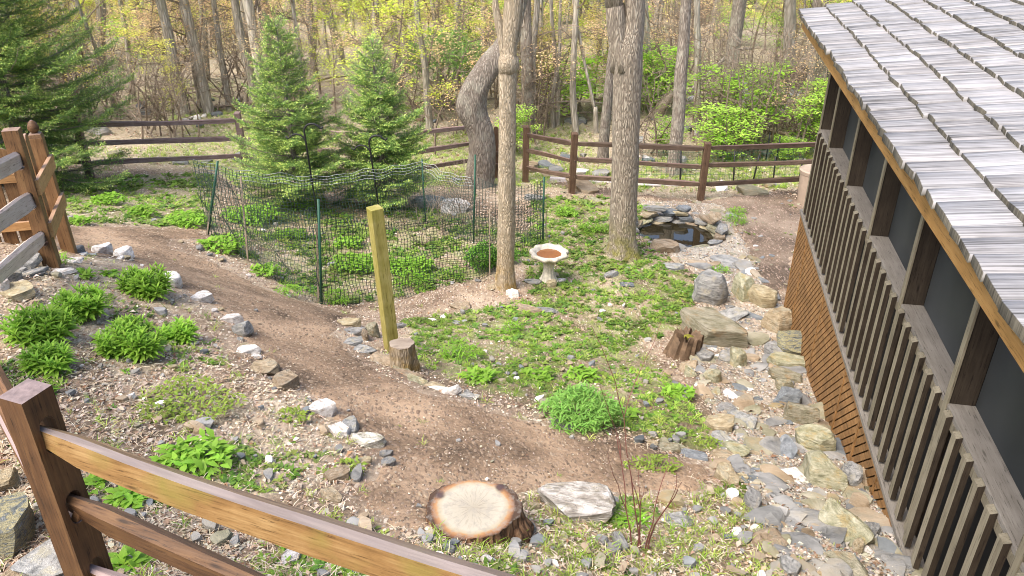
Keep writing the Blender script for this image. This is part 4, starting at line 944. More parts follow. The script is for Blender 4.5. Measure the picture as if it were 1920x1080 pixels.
def netpanel(a, b, hgt, name='netting', pale=None, cell=.05, skew=0, hg2=None):
    m = MB(); rs = random.Random(int(a.x * 100) + 7); L = math.hypot(b.x - a.x, b.y - a.y); n = int(L / cell); nh = int(hgt / cell); dx, dy = (b.x - a.x) / n, (b.y - a.y) / n
    W = .0038; nx_, ny_ = -dy / math.hypot(dx, dy), dx / math.hypot(dx, dy); hg2 = hg2 or hgt
    grid = []
    for i in range(n + 1):
        x, y = a.x + dx * i, a.y + dy * i; z = H(x, y); f = i / n; sagt = -.07 * 4 * f * (1 - f) + .015 * math.sin(i * .7); hh = hgt + (hg2 - hgt) * f + sagt; col = []
        for j in range(nh + 1):
            g = j / nh; off = .03 * math.sin(i * .5 + j * .3) + .02 * math.sin(j * .9 + i * .2); sl = skew * g
            col.append(Vector((x + nx_ * off + sl * dx * 20 * 0, y + ny_ * off, z + g * hh + rs.uniform(-.004, .004))))
        grid.append(col)
    def line(p, q, w_):
        d = q - p; u = Vector((d.y, -d.x, 0)) if abs(d.z) < .02 else Vector((dx, dy, 0)); u = u.normalized() * w_ if abs(d.z) >= .02 else Vector((0, 0, w_)); v_ = Vector((nx_, ny_, 0)) * w_
        k = len(m.v); m.v += [tuple(p - u), tuple(p + u), tuple(p + v_), tuple(q - u), tuple(q + u), tuple(q + v_)]; m.f += [(k, k + 1, k + 4, k + 3), (k + 1, k + 2, k + 5, k + 4), (k + 2, k, k + 3, k + 5)]
    for i in range(n + 1):
        for j in range(nh): line(grid[i][j], grid[i][j + 1], W)
    for j in range(nh + 1):
        for i in range(n): line(grid[i][j], grid[i + 1][j], W * .7)
    mm = m.build(name, M['net'], ne); mm.location = -ne.location
    if pale:
        m.__init__()
        j0, j1 = pale
        for j in range(max(0, nh + j0), nh + j1 + 1):
            for i in range(n): line(grid[i][j] + Vector((0, 0, .004)), grid[i + 1][j] + Vector((0, 0, .004)), .0024)
        for i in range(0, n + 1):
            for j in range(max(0, nh + j0), min(nh, nh + j1)): line(grid[i][j], grid[i][j + 1], .0024)
        mm = m.build('pale_band', M['netpale'], ne); mm.location = -ne.location
hts = [1.12, 1.12, 1.3, 1.0, 1.02, 1.1, 1.12]
order = [0, 1, 2, 3, 4, 5, 6, 0]
for i in range(7):
    a, b = SK[order[i]][0], SK[order[i + 1]][0]; ha, hb = hts[order[i]], hts[order[i + 1]]
    netpanel(a, b, ha, pale=(-3, 0) if i in (5, 6) else None, hg2=hb)
# shepherd hooks inside the netting
def hook(base, top, dirn, label, second=None):
    p = G(*base); t = at(top[0], top[1], p.y); o = empty('shepherd_hook', p); tag(o, label, 'garden hook'); hgt = t.z - p.z
    m = MB(); rad = .13; pts = [(0, 0, -.1), (0, 0, hgt - rad)] + [(dirn * rad * (1 - math.cos(a)), 0, hgt - rad + rad * math.sin(a)) for a in np.linspace(.15, math.pi * .8, 9)]
    e = pts[-1]; pts += [(e[0] + dirn * .03, 0, e[2] - .02), (e[0] + dirn * .06, 0, e[2] + .01)]
    ln = (t.x - p.x) / hgt; pts = [(x + ln * z, y, z) for x, y, z in pts]
    m.tube(pts, .016, 6); m.build('pole', M['black'], o, smooth=True)
    if second:
        m = MB(); h2 = hgt - .16; pts = [(0, 0, h2 - rad * 1.4)] + [(-dirn * rad * (1 - math.cos(a)), 0, h2 - rad + rad * math.sin(a)) for a in np.linspace(.15, math.pi * .8, 9)]; e = pts[-1]; pts += [(e[0] - dirn * .03, 0, e[2] - .02), (e[0] - dirn * .06, 0, e[2] + .02)]
        pts = [(x + ln * z, y, z) for x, y, z in pts]; m.tube(pts, .014, 6); m.build('arm', M['black'], o, smooth=True)
hook((600, 436), (568, 232), 1, 'tall black double shepherd hook in front of the left young spruce', True)
hook((716, 428), (690, 254), 1, 'black double shepherd hook in front of the middle young spruce', True)
# dark wire globe by the middle spruce
p = G(716, 372); o = empty('wire_globe', p); tag(o, 'dark round wire plant cage below the right-hand young spruce', 'plant cage'); m = MB()
for k in range(9):
    a = k * math.pi / 9; m.tube([(.24 * math.cos(a) * math.cos(t), .24 * math.sin(a) * math.cos(t), .52 + .52 * math.sin(t)) for t in np.linspace(-math.pi / 2, math.pi * 1.5, 25)], .004, 4)
for z in np.linspace(-.8, .8, 9):
    rr0 = .24 * math.sqrt(1 - z * z); m.tube([(rr0 * math.cos(t), rr0 * math.sin(t), .52 + .52 * z) for t in np.linspace(0, 2 * math.pi, 25)], .004, 4)
m.build('wire', M['black'], o)
# low wire fence beyond the back fence, right
wf = empty('wire_fence', G(1200, 335)); tag(wf, 'low thin wire fence on dark stakes beyond the right back fence', 'fence')
WP = [stake(wf, a, b, a + l, b - h, 'black', .016)[0] for a, b, l, h in ((1192, 345, -1, 68), (1275, 345, 2, 68), (1375, 345, 3, 62), (1412, 340, 12, 50), (1450, 338, 4, 45), (1498, 338, 8, 42))]
for a, b, h in ((1436, 300, 52), (1455, 305, 50), (1478, 275, 26)): stake(wf, a, b, a + 8, b - h, 'black', .016)
m = MB()
for i in range(len(WP) - 1):
    a, b = WP[i], WP[i + 1]; n = int((b - a).length / .1)
    for k in range(n + 1):
        q = a.lerp(b, k / n); q.z = H(q.x, q.y); m.tube([q, q + Vector((0, 0, .75))], .003, 3, False)
    for k in range(9):
        m.tube([Vector((a.x, a.y, H(a.x, a.y) + .08 * k + .05)), Vector((b.x, b.y, H(b.x, b.y) + .08 * k + .05))], .003, 3, False)
o = m.build('wire_mesh', M['greenstake'], wf); o.location = -wf.location
# ------------------------------------------------------------------ foliage tools (numpy)
def leaf_tpl(L=1., W=.35, droop=.2, fold=.08, segs=2, tip=.04):
    """one leaf along +X, root at the origin: strip of quads"""
    v = []
    for i in range(segs + 1):
        s = i / segs; w_ = W * math.sin(math.pi * min(.97, max(.08, s * .92 + .06))) / 2
        z = -droop * s * s * L + fold * (1 if 0 < i < segs else 0)
        v += [(s * L, -w_, z), (s * L, w_, z)]
    f = [(2 * i, 2 * i + 2, 2 * i + 3, 2 * i + 1) for i in range(segs)]
    return np.array(v), np.array(f)
def diamond(L=1., W=.5, fold=.12):
    return np.array([(0, 0, 0), (L * .5, -W / 2, fold), (L, 0, -fold * .4), (L * .5, W / 2, fold)]), np.array([(0, 1, 2, 3)])
def frames(d, up=None):
    """rotation matrices with X along d (n,3)"""
    d = d / np.linalg.norm(d, axis=1, keepdims=True); u = np.tile(np.array([0, 0, 1.]), (len(d), 1)) if up is None else up
    u = np.where(np.abs((d * u).sum(1, keepdims=True)) > .98, np.array([[1., 0, 0]]), u)
    y = np.cross(u, d); y /= np.linalg.norm(y, axis=1, keepdims=True); z = np.cross(d, y); return np.stack([d, y, z], -1)
def scatter(tpl, pos, Rm, sc, col, colvar=.12, tipcol=None, seed=1):
    v, f = tpl; n = len(pos); k = len(v); sc = np.asarray(sc, float)
    sc = sc[:, None] * np.ones(3) if sc.ndim == 1 else sc
    P = np.einsum('nij,nkj->nki', Rm, v[None] * sc[:, None, :]) + pos[:, None, :]
    Fx = (f[None] + (np.arange(n) * k)[:, None, None]).reshape(-1, f.shape[1])
    g = np.random.default_rng(seed); c = np.asarray(col, float); c = c if c.ndim == 2 else np.tile(c, (n, 1))
    c = c * (1 + g.normal(0, colvar, (n, 1))) * (1 + g.normal(0, .04, (n, 3))); Cc = np.repeat(np.clip(c, 0, 1)[:, None, :], k, 1)
    if tipcol is not None: s = (v[:, 0] / v[:, 0].max())[None, :, None] ** 2; Cc = Cc * (1 - s * .5) + np.asarray(tipcol) * s * .5
    return P.reshape(-1, 3), Fx, Cc.reshape(-1, 3)
def merge(parts):
    V, Fx, Cc, o = [], [], [], 0
    for v, f, c in parts: V.append(v); Fx.append(f + o); Cc.append(c); o += len(v)
    return np.concatenate(V), np.concatenate(Fx), np.concatenate(Cc)
def rdirs(g, n, z0, z1):
    a = g.uniform(0, 2 * np.pi, n); z = g.uniform(z0, z1, n); r_ = np.sqrt(1 - z * z); return np.stack([r_ * np.cos(a), r_ * np.sin(a), z], -1)

# ------------------------------------------------------------------ leaf litter, straw, small weeds
def sample_px(n, x0, x1, y0, y1, seed):
    g = np.random.default_rng(seed); px = g.uniform(x0, x1, n); py = g.uniform(y0, y1, n); P = ground(px, py)
    P[:, 0] += g.normal(0, .03, n); P[:, 1] += g.normal(0, .03, n); P[:, 2] = hz(P[:, 0], P[:, 1]); return P, g
def patchy(x, y, s=1., ph=0):
    return .5 + .25 * (np.sin(2.9 * s * x + 1.7 * np.sin(2.3 * s * y + ph)) + np.sin(3.7 * s * y + 1.9 * np.sin(1.9 * s * x + 2 * ph) + ph)) + .12 * np.sin(9.7 * s * x + ph) * np.sin(8.3 * s * y)
def in_house(P): 
    w_ = P[:, 0] * Wd.x + P[:, 1] * Wd.y; t = P[:, 0] * Td.x + P[:, 1] * Td.y; return (w_ > 1.76) & (t < 10.3)
P, g = sample_px(190000, -300, 2100, 30, 1350, 5)
x, y = P[:, 0], P[:, 1]
inP = inpoly(x + wob(x, y, .8, .1), y + wob(y, x, .8, .1), P_PATH); inF = inpoly(x, y, P_FAR); inG = inpoly(x, y, P_GRAV); inB = inpoly(x, y, P_BED); inN = inpoly(x, y, P_NET); inL = inpoly(x, y, P_LBED); inK = inpoly(x, y, P_BACK)
fr = y > fence_y0 if False else (y > 15.2 - .06 * x)
pond = ((x - POND_C[0]) / POND_C[2]) ** 2 + ((y - POND_C[1]) / POND_C[3]) ** 2 < 1.1
pr_ = np.where(inP, .2, .6); pr_ = np.where(inF, .2, pr_); pr_ = np.where(inG, .8, pr_); pr_ = np.where(inB, .2, pr_); pr_ = np.where(inN, .3, pr_); pr_ = np.where(inL, .25 + .75 * np.clip(patchy(x, y, .8, 1) * 1.6 - .3, 0, 1), pr_); pr_ = np.where(fr, .9, pr_); pr_ = np.where(inK, .6, pr_)
keep = (g.random(len(x)) < pr_) & ~in_house(P) & ~pond; Pl = P[keep]; frl = fr[keep]; Gl = inG[keep]; n = len(Pl)
d = rdirs(g, n, -.25, .3); Rm = frames(d, rdirs(g, n, .6, 1.))
pal = np.array([(.46, .38, .29), (.56, .49, .39), (.36, .26, .18), (.26, .15, .09), (.66, .58, .47), (.42, .3, .2), (.46, .38, .3)])
col = pal[g.integers(0, len(pal), n)]; col = np.where(inP[keep][:, None], col * .68, col); col = np.where(Gl[:, None], col * [.78, .84, .86], col)
sz = g.uniform(.013, .038, n) * np.where(frl, 1.9, 1.); sz = np.where(inP[keep], sz * .6, sz); sz = np.where(g.random(n) < .06, sz * 1.7, sz)
Pl[:, 2] += .008 + np.where(Gl, .03, 0) + np.where(inP[keep] | inF[keep], .016, 0)
v1 = scatter(diamond(1, .55, .16), Pl, Rm, sz, col, .15)
k2 = (g.random(n) < .36) & ~(inP[keep] | inF[keep]); P2 = Pl[k2].copy(); n2 = len(P2); P2[:, :2] += g.normal(0, .04, (n2, 2)); P2[:, 2] = hz(P2[:, 0], P2[:, 1]) + .02
v2 = scatter((np.array([(0, -.5, 0), (.5, -.5, .06), (1, -.4, 0), (0, .5, 0), (.5, .5, .06), (1, .4, 0)]), np.array([(0, 1, 4, 3), (1, 2, 5, 4)])), P2, frames(rdirs(g, n2, -.12, .14)), np.stack([g.uniform(.03, .085, n2), g.uniform(.002, .0045, n2), np.full(n2, .1)], -1), np.array([(.6, .51, .38), (.45, .36, .25), (.22, .15, .1)])[g.integers(0, 3, n2)], .15)
v, f, c = merge([v1, v2]); tag(link('leaf_litter', npmesh('leaf_litter', v, f, M['dry'], c)), kind='stuff')
# pebbles of the creek bed: small faceted chips
kk = inG & ~pond & ~in_house(P) & (g.random(len(x)) < .36); Pp = P[kk]; n = len(Pp); Pp[:, 2] += .032
bx_ = (np.array([(-.5, -.4, 0), (.5, -.5, 0), (.45, .4, 0), (-.4, .5, 0), (-.35, -.25, .5), (.3, -.3, .45), (.3, .25, .55), (-.25, .3, .4)]), np.array([(0, 1, 5, 4), (1, 2, 6, 5), (2, 3, 7, 6), (3, 0, 4, 7), (4, 5, 6, 7)]))
pal = np.array([(.42, .37, .3), (.24, .24, .22), (.37, .3, .22), (.56, .51, .45), (.3, .21, .14), (.18, .18, .17)])
v, f, c = scatter(bx_, Pp, frames(rdirs(g, n, -.2, .2), rdirs(g, n, .8, 1)), np.stack([g.uniform(.02, .055, n), g.uniform(.012, .035, n), g.uniform(.006, .02, n)], -1), pal[g.integers(0, 6, n)], .12)
tag(link('creek_gravel', npmesh('creek_gravel', v, f, M['dry'], c)), kind='stuff')
# all remaining small stones in one object
def stuff_rocks():
    g = np.random.default_rng(9); sel = []
    for msk, pr2, s0, s1, fl in ((inG & ~pond, .02, .14, .32, .22), (inG & ~pond, .03, .06, .2, .28), (inB, .011, .03, .1, .5), (inL, .006, .03, .09, .6), (inN, .006, .04, .12, .5), (inpoly(x, y, P_BR), .014, .03, .09, .5), (inP, .0012, .02, .05, .6), (fr & (y < 26), .006, .2, .55, .35), (inF, .0015, .03, .07, .5), (~(inP | inG | inB | inL | inN | fr) & (x > 1), .01, .05, .14, .4)):
        q = np.where(msk & ~in_house(P) & (g.random(len(x)) < pr2))[0]; sel.append(np.c_[P[q], g.uniform(s0, s1, len(q)) * (1 + .6 * (g.random(len(q)) < .15)), np.full(len(q), fl)])
    sel = np.concatenate(sel); Vv, Ff, Mi, o = [], [], [], 0; kinds = ['slate', 'blue', 'green', 'tan', 'white']
    base = {k: [rockmesh('b', i * 5 + j, .3, None, 2) for j in range(3)] for i, k in enumerate(kinds)}
    for row in sel:
        ki = int(g.choice(5, p=[.4, .12, .18, .2, .1])); ki = 2 if ki == 4 and row[4] == .22 else ki; me = base[kinds[ki]][int(g.integers(0, 3))]
        if not hasattr(stuff_rocks, 'c'): stuff_rocks.c = {}
        if me.name not in stuff_rocks.c:
            a = np.empty(len(me.vertices) * 3, np.float32); me.vertices.foreach_get('co', a); t = np.empty(len(me.polygons) * 3, np.int32); me.polygons.foreach_get('vertices', t); stuff_rocks.c[me.name] = (a.reshape(-1, 3), t.reshape(-1, 3))
        a, t = stuff_rocks.c[me.name]; s = row[3]; th = g.uniform(0, 6.28); q = a * np.array([s / 2, s / 2 * g.uniform(.5, .8), s / 2 * row[4] * g.uniform(.6, 1.3)]); tx = g.normal(0, .15)
        q = q @ np.array([[1, 0, tx], [0, 1, 0], [-tx, 0, 1]]); q = q @ np.array([[math.cos(th), math.sin(th), 0], [-math.sin(th), math.cos(th), 0], [0, 0, 1]])
        Vv.append(q + row[:3] + np.array([0, 0, .02 + .01 * s])); Ff.append(t + o); Mi.append(np.full(len(t), ki)); o += len(a)
    me = npmesh('small_stones', np.concatenate(Vv), np.concatenate(Ff), None, None, True, 28)
    for k in kinds: me.materials.append(M[k])
    me.polygons.foreach_set('material_index', np.concatenate(Mi).astype(np.int32)); tag(link('small_stones', me), kind='stuff')
stuff_rocks()
# weeds: rosettes of small leaves
def rosette(g, n, L, W, z0=.1, z1=.7, droop=.3):
    d = rdirs(g, n, z0, z1); return scatter(leaf_tpl(1, W, droop), np.zeros((n, 3)) + g.normal(0, .15, (n, 3)) * [L, L, 0], frames(d), g.uniform(.6, 1, n) * L, (1, 1, 1), .1)
def weeds(name, Pw, g, L, col, nl=7, W=.5, z0=.1, z1=.8, tpls=5, colvar=.16, mat='leaf', droop=.3, kind='stuff'):
    parts = []; tp = [rosette(g, nl, 1., W, z0, z1, droop) for _ in range(tpls)]; ch = g.integers(0, tpls, len(Pw)); patch_c = (1 + .22 * np.sin(2.1 * Pw[:, 0] + 1.3) * np.sin(1.7 * Pw[:, 1]))[:, None]
    cc = np.asarray(col)[g.integers(0, len(col), len(Pw))] * patch_c
    for t in range(tpls):
        q = ch == t
        if not q.any(): continue
        v0, f0, c0 = tp[t]; n = q.sum(); th = g.uniform(0, 6.28, n); Rz = np.zeros((n, 3, 3)); Rz[:, 0, 0] = Rz[:, 1, 1] = np.cos(th); Rz[:, 0, 1] = -np.sin(th); Rz[:, 1, 0] = np.sin(th); Rz[:, 2, 2] = 1
        v, f, c = scatter((v0, f0), Pw[q], Rz, g.uniform(.6, 1.4, n) * (L if np.isscalar(L) else L[q]), cc[q], colvar, seed=t); c = c * np.tile(c0.mean(1), n)[:, None]; parts.append((v, f, c))
    v, f, c = merge(parts); o = link(name, npmesh(name, v, f, M[mat], c)); tag(o, kind=kind); return o
GRN = [(.17, .3, .04), (.23, .36, .055), (.13, .25, .045), (.29, .37, .09), (.2, .27, .07)]
P, g = sample_px(95000, -300, 2000, 180, 1300, 8); x, y = P[:, 0], P[:, 1]
inP = inpoly(x, y, P_PATH); inF = inpoly(x, y, P_FAR); inG = inpoly(x, y, P_GRAV); inB = inpoly(x, y, P_BED); inN = inpoly(x, y, P_NET); inL = inpoly(x, y, P_LBED); inK = inpoly(x, y, P_BACK); inR = inpoly(x, y, P_BR)
pt = patchy(x, y, 1.3, .4); fr = y > 15.2 - .06 * x; inGR = np.zeros(len(x), bool)
for q in P_GR: inGR |= inpoly(x, y, q)
pr_ = np.where(inB, np.clip((patchy(x, y, 2.1, .9) * .5 + pt * .5 - .33) * 3.4, .06, .95), 0); pr_ = np.where(inN, np.clip((pt - .36) * 3, .04, .9), pr_); pr_ = np.where(inK, np.clip((patchy(x, y, 1.1, 2) - .1) * 2.5, .25, 1), pr_)
pr_ = np.where(inR, np.clip((pt - .6) * 2, 0, .5), pr_); pr_ = np.where(inL, np.clip((patchy(x, y, 1.2, 3) - .68) * 2, 0.004, .25), pr_); pr_ = np.where(inG, .008, pr_)
pr_ = np.where(inP, 0, pr_); pr_ = np.where(inF, .006, pr_)
pr_ = np.where((x > 0.3) & (y > 10.5) & (y < 14.4) & ~inF & ~inG & ~inN & (x < 3), .55, pr_)
keep = (g.random(len(x)) < pr_) & ~in_house(P); Pw = P[keep]
weeds('weeds', Pw, g, .045 + .007 * np.clip(Pw[:, 1] - 6, 0, 8), GRN, 7)
pr_ = np.where(fr, np.clip(np.sin(.9 * x + 1.1) * np.sin(.55 * y - 2) * 1.2 + .05 + .5 * (y < 17.5), 0, .8), np.where(inB & (y < 9.5), .12, np.where(inB, .3 * (pt > .45), np.where(inK | inR, .1, .012)))); pr_ = np.where(inP | inF | inG, .0015, pr_)
pr_ = np.where(inGR, .95, pr_); keep = (g.random(len(x)) < pr_) & ~in_house(P); Pw = P[keep]; L = .07 * np.where(Pw[:, 1] > 14.8, 1.7, 1.)
weeds('grass', Pw, g, L, [(.25, .4, .045), (.33, .46, .07), (.38, .48, .1)], 10, .07, .5, .95)

# ------------------------------------------------------------------ single plants
def leafy_clump(name, px, cy, wp, hp_, label, kind='lance', group=None, cat='plant', seed=1, z=1.):
    p = G(px, cy + hp_ * .35); s = depth(p) / FPX; Rr = wp * s / 2; g = np.random.default_rng(seed)
    e = empty(name, p, 0); tag(e, label, cat, group)
    parts = []; st = MB()
    if kind == 'lance':      # upright leafy shoots, each a whorled rosette
        ns = max(12, int(60 * (Rr / .3) ** 1.5)); hgt = min(.34, Rr * 1.0) * z
        for _ in range(ns):
            r_, a = Rr * .72 * math.sqrt(g.random()), g.uniform(0, 6.28); bx, by = r_ * math.cos(a), r_ * math.sin(a) * .85
            hh = hgt * (1 - .55 * (r_ / Rr) ** 2) * g.uniform(.8, 1.1); out = np.array([math.cos(a) * .35 * r_ / Rr, math.sin(a) * .35 * r_ / Rr, 1])
            tip = np.array([bx, by, -.01]) + out * hh; st.tube([(bx * .8, by * .8, -.02), tuple(tip)], .004, 3, False)
            n = 22; k = np.arange(n); al = k * 2.4 + g.uniform(0, 6); zz = np.linspace(.25, 1, n); el = np.linspace(.1, .95, n) ** 1.3
            d = np.stack([np.cos(al) * np.cos(el * 1.2), np.sin(al) * np.cos(el * 1.2), np.sin(el * 1.2)], -1); pos = np.array([bx * .8, by * .8, 0]) + (tip - [bx * .8, by * .8, 0]) * zz[:, None]
            parts.append(scatter(leaf_tpl(1, .26, .35, .03, 3), pos, frames(d), np.linspace(.105, .06, n) * g.uniform(.85, 1.1), (.25, .46, .045), .12, (.42, .62, .12), seed=int(g.integers(0, 1e6))))
    else:
        dens = {'fine': (1700, .06, .26, (.2, .4, .08), (.36, .56, .14), 1.), 'low': (620, .038, .5, (.22, .33, .045), (.32, .27, .1), .14), 'broad': (420, .08, .5, (.21, .4, .04), (.34, .52, .1), .45), 'fern': (420, .09, .16, (.19, .38, .035), (.32, .5, .08), .6), 'bush': (1500, .07, .36, (.12, .29, .035), (.25, .45, .07), 1.5)}[kind]
        N, L, W, c1, c2, hf = dens; N = int(N * (Rr / .35) ** 1.7 * (1 if kind != 'low' else 1)); N = max(40, min(4000, N)); a = g.uniform(0, 6.28, N); r_ = Rr * .92 * np.sqrt(g.random(N)) * (1 + .15 * np.sin(3 * a + seed) + .1 * np.sin(5 * a)); hgt = Rr * hf * z
        top = hgt * np.sqrt(np.clip(1 - (r_ / Rr / 1.15) ** 2, .05, 1)) * (1 + .2 * np.sin(9 * r_ * np.cos(a) + seed) * np.sin(8 * r_ * np.sin(a))); zz = top * g.random(N) ** .45
        pos = np.stack([r_ * np.cos(a), r_ * np.sin(a) * .8, zz + .01], -1); d = rdirs(g, N, -.1, .8); d[:, :2] += np.stack([np.cos(a), np.sin(a)], -1) * .35
        parts.append(scatter(leaf_tpl(1, W, .3, .05, 2), pos, frames(d), g.uniform(.6, 1.15, N) * L, c1, .18, c2, seed=seed))
        for k in range(0, N, 14): st.tube([(pos[k, 0] * .6, pos[k, 1] * .6, -.02), tuple(pos[k])], .003, 3, False)
    v, f, c = merge(parts); q = link('foliage', npmesh('foliage', v, f, M['leaf'], c), e); st.build('stems', M['leafstem'], e); return e
M['leafstem'] = simple('green_stem', (.13, .2, .04), .7)
for i, (a, b, w_, h_, lb) in enumerate([(80, 612, 128, 76, 'largest bright leafy clump, at the left edge of the bed'), (155, 574, 104, 54, 'leafy clump right behind the largest one in the left bed'), (93, 676, 88, 52, 'small leafy clump in front of the largest one in the left bed'), (277, 540, 104, 40, 'leafy clump closest to the white edging stones at the top of the left bed'), (252, 642, 130, 70, 'broad leafy clump in the middle of the left bed'), (338, 620, 72, 52, 'small leafy clump touching the right side of the broad middle clump')]):
    leafy_clump('leafy_clump', a, b, w_, h_, lb, 'lance', 'leafy perennial clumps in the left bed', seed=i + 2)
leafy_clump('catmint_bush', 1088, 762, 152, 90, 'bushy blue-green herb with fine leaves at the edge of the middle bed', 'fine', seed=20, z=.8)
leafy_clump('creeping_plant', 345, 742, 215, 56, 'olive green creeping plant spreading above the near fence rail', 'low', seed=21)
leafy_clump('creeping_plant', 370, 838, 150, 100, 'bright broad-leaved mat growing just above the near fence rail', 'broad', seed=22)
leafy_clump('low_plant', 290, 760, 100, 36, 'low olive plant at the left end of the creeping patch', 'low', seed=23)
for i, (a, b, w_, h_, k, lb) in enumerate([
 (548, 778, 76, 24, 'low', 'low green mat left of the brightest white stone'), (655, 866, 60, 34, 'low', 'small green mat left of the flat brown stone by the sawdust'), (620, 882, 40, 30, 'low', 'green mat between brown wedge stone and path edging'),
 (170, 905, 60, 30, 'broad', 'broad-leaved weed right of the near corner post, above the middle rail'), (238, 932, 70, 34, 'broad', 'broad-leaved weed below the top rail near the corner post'), (318, 926, 46, 24, 'broad', 'small weed between top and middle rail'),
 (565, 1000, 90, 40, 'fern', 'grassy green tuft between the top rails left of the big stump'), (612, 1020, 44, 34, 'fern', 'bright grass tuft next to the white stone between the rails'), (505, 985, 40, 20, 'broad', 'small green weed just under the top fence rail'),
 (245, 1055, 50, 22, 'broad', 'small weed low between the fence rails'), (90, 735, 30, 20, 'fern', 'tiny grass tuft right of the near corner post top'), (160, 515, 30, 16, 'broad', 'small seedling behind the leafy clumps, below the fence post'), (205, 512, 22, 14, 'broad', 'tiny seedling right of the first behind the leafy clumps'),
 (118, 485, 24, 22, 'fern', 'grass tuft at the foot of the gate post'), (1090, 700, 60, 26, 'broad', 'broad-leaved weed above the blue-green herb'), (1170, 770, 40, 30, 'broad', 'pale green weed touching the right of the blue-green herb'),
 (1225, 870, 110, 34, 'low', 'low clover-like mat on the path end right of the herb'), (1330, 815, 60, 60, 'low', 'green mat at the left bank of the lower creek bed'), (1498, 1052, 44, 30, 'low', 'bright green tuft in the gravel at the bottom'),
 (1270, 735, 60, 22, 'broad', 'green weeds below the rotten stump'), (1180, 965, 60, 60, 'fern', 'yellow-green shoots among the thin red stems'), (960, 610, 44, 30, 'fern', 'grass tuft below the slates in the weedy bed'),
 (1010, 700, 60, 30, 'broad', 'pale green weed in the middle bed left of the herb'), (900, 705, 60, 24, 'broad', 'weed patch above the right path edging'), (860, 660, 80, 30, 'fern', 'grassy patch right of the small weathered stump'),
 (1112, 425, 52, 30, 'fern', 'leafy green plant left of the double trunk base'), (1062, 392, 46, 34, 'broad', 'green plant between netting and double trunk'), (1410, 372, 0, 0, '', ''),
 (495, 497, 56, 46, 'broad', 'leafy plant outside the left netting by the path'), (415, 455, 90, 36, 'broad', 'low plants at the left netting stake'), (540, 545, 50, 24, 'fern', 'grass at the netting foot left of the front stake'), (628, 556, 60, 34, 'fern', 'grass tuft at the foot of the front netting stake'),
 (770, 526, 70, 22, 'fern', 'fern-like tuft at the front of the netting, right of the green post'), (665, 490, 92, 36, 'broad', 'leafy patch inside the netting left of the green post'), (770, 498, 90, 30, 'broad', 'leafy patch inside the netting right of the green post'), (850, 508, 44, 18, 'fern', 'small tuft near the netting, left of the dark bush'),
 (905, 478, 66, 78, 'bush', 'dark green bush behind the netting left of the pale trunk'), (955, 478, 30, 40, 'bush', 'green plant behind the pale slender trunk'), (675, 358, 50, 30, 'broad', 'green plant at the back of the netting below the spruces'), (655, 452, 56, 24, 'broad', 'greyish plant in the middle of the netted bed'),
 (548, 440, 60, 20, 'broad', 'weeds inside the netting left of the hook'), (470, 400, 110, 40, 'broad', 'green weeds by the left back of the netting'), (560, 378, 100, 30, 'broad', 'green weeds below the left young spruce'),
 (205, 372, 70, 30, 'broad', 'green plant under the tallest spruce'), (265, 398, 60, 20, 'broad', 'green plant behind the far end of the path'), (350, 412, 80, 24, 'broad', 'bright weeds at the far path edge near the netting'), (150, 412, 46, 26, 'broad', 'green plant on the slabs behind the gate post'),
 (1205, 385, 30, 30, 'fern', 'grass beside the pond left of the rim'), (1380, 398, 36, 12, 'fern', 'grass tuft right of the pond rim'), (1378, 414, 46, 14, 'fern', 'second grass tuft right of the pond rim'), (1350, 505, 34, 20, 'fern', 'small bright tuft in the upper creek bed'), (905, 325, 40, 20, 'fern', 'grass at the twisted trunk base')]):
    if w_: leafy_clump('garden_plant' if k != 'fern' else 'grass_tuft', a, b, w_, h_, lb, k, seed=40 + i)

# ------------------------------------------------------------------ bare twigs
def twiggy(m, g, p, d, L, rad, depth_, ends, spread=.6, up=.15, nb=3, k=4):
    p = np.array(p, float); d = np.array(d, float) / np.linalg.norm(d); n = 5; pts = [p]
    for i in range(n): d = d + g.normal(0, .13, 3) + [0, 0, up * .2]; d /= np.linalg.norm(d); pts.append(pts[-1] + d * L / n)
    m.tube([tuple(q) for q in pts], list(np.linspace(rad, rad * .45, n + 1)), k, False)
    if depth_ == 0: ends += [pts[-1], pts[-2], pts[-3]]; return
    for b in range(nb):
        i = int(g.integers(2, n + 1)); dd = d + g.normal(0, spread, 3) + [0, 0, up]; twiggy(m, g, pts[i], dd, L * g.uniform(.45, .75), rad * .5, depth_ - 1, ends, spread, up, nb, max(3, k - 1))
    if depth_ <= 1: ends.append(pts[-1])
g = np.random.default_rng(31)
p = G(1195, 1030); o = empty('thin_stems', p); tag(o, 'thin bare reddish stems standing right of the whitish boulder', 'sapling'); m = MB(); s = depth(p) / FPX
for dx, hh in ((-.06, .75), (.05, .95), (.0, .5), (.12, .45), (.09, .35)): twiggy(m, g, (dx * .5, 0, -.02), (dx * .5 - .06, .1, 1), hh, .006, 1, [], .25, .5, 2)
m.build('stems', simple('red_stem', (.13, .05, .04), .6), o)
for a, b, h_, sd, lb in ((830, 440, 1.0, 1, 'bare tangled shrub inside the netting, right side'), (870, 420, .9, 2, 'bare twiggy shrub near the back netting stake'), (790, 460, .6, 3, 'small bare shrub inside the netting right of the green post')):
    p = G(a, b); o = empty('bare_shrub', p); tag(o, lb, 'shrub'); m = MB(); g = np.random.default_rng(sd)
    for k in range(8): twiggy(m, g, (0, 0, -.03), (g.normal(0, .35), g.normal(0, .35), 1), h_ * g.uniform(.6, 1), .006, 2, [], .5, .1, 3, 3)
    m.build('twigs', M['twig'], o)
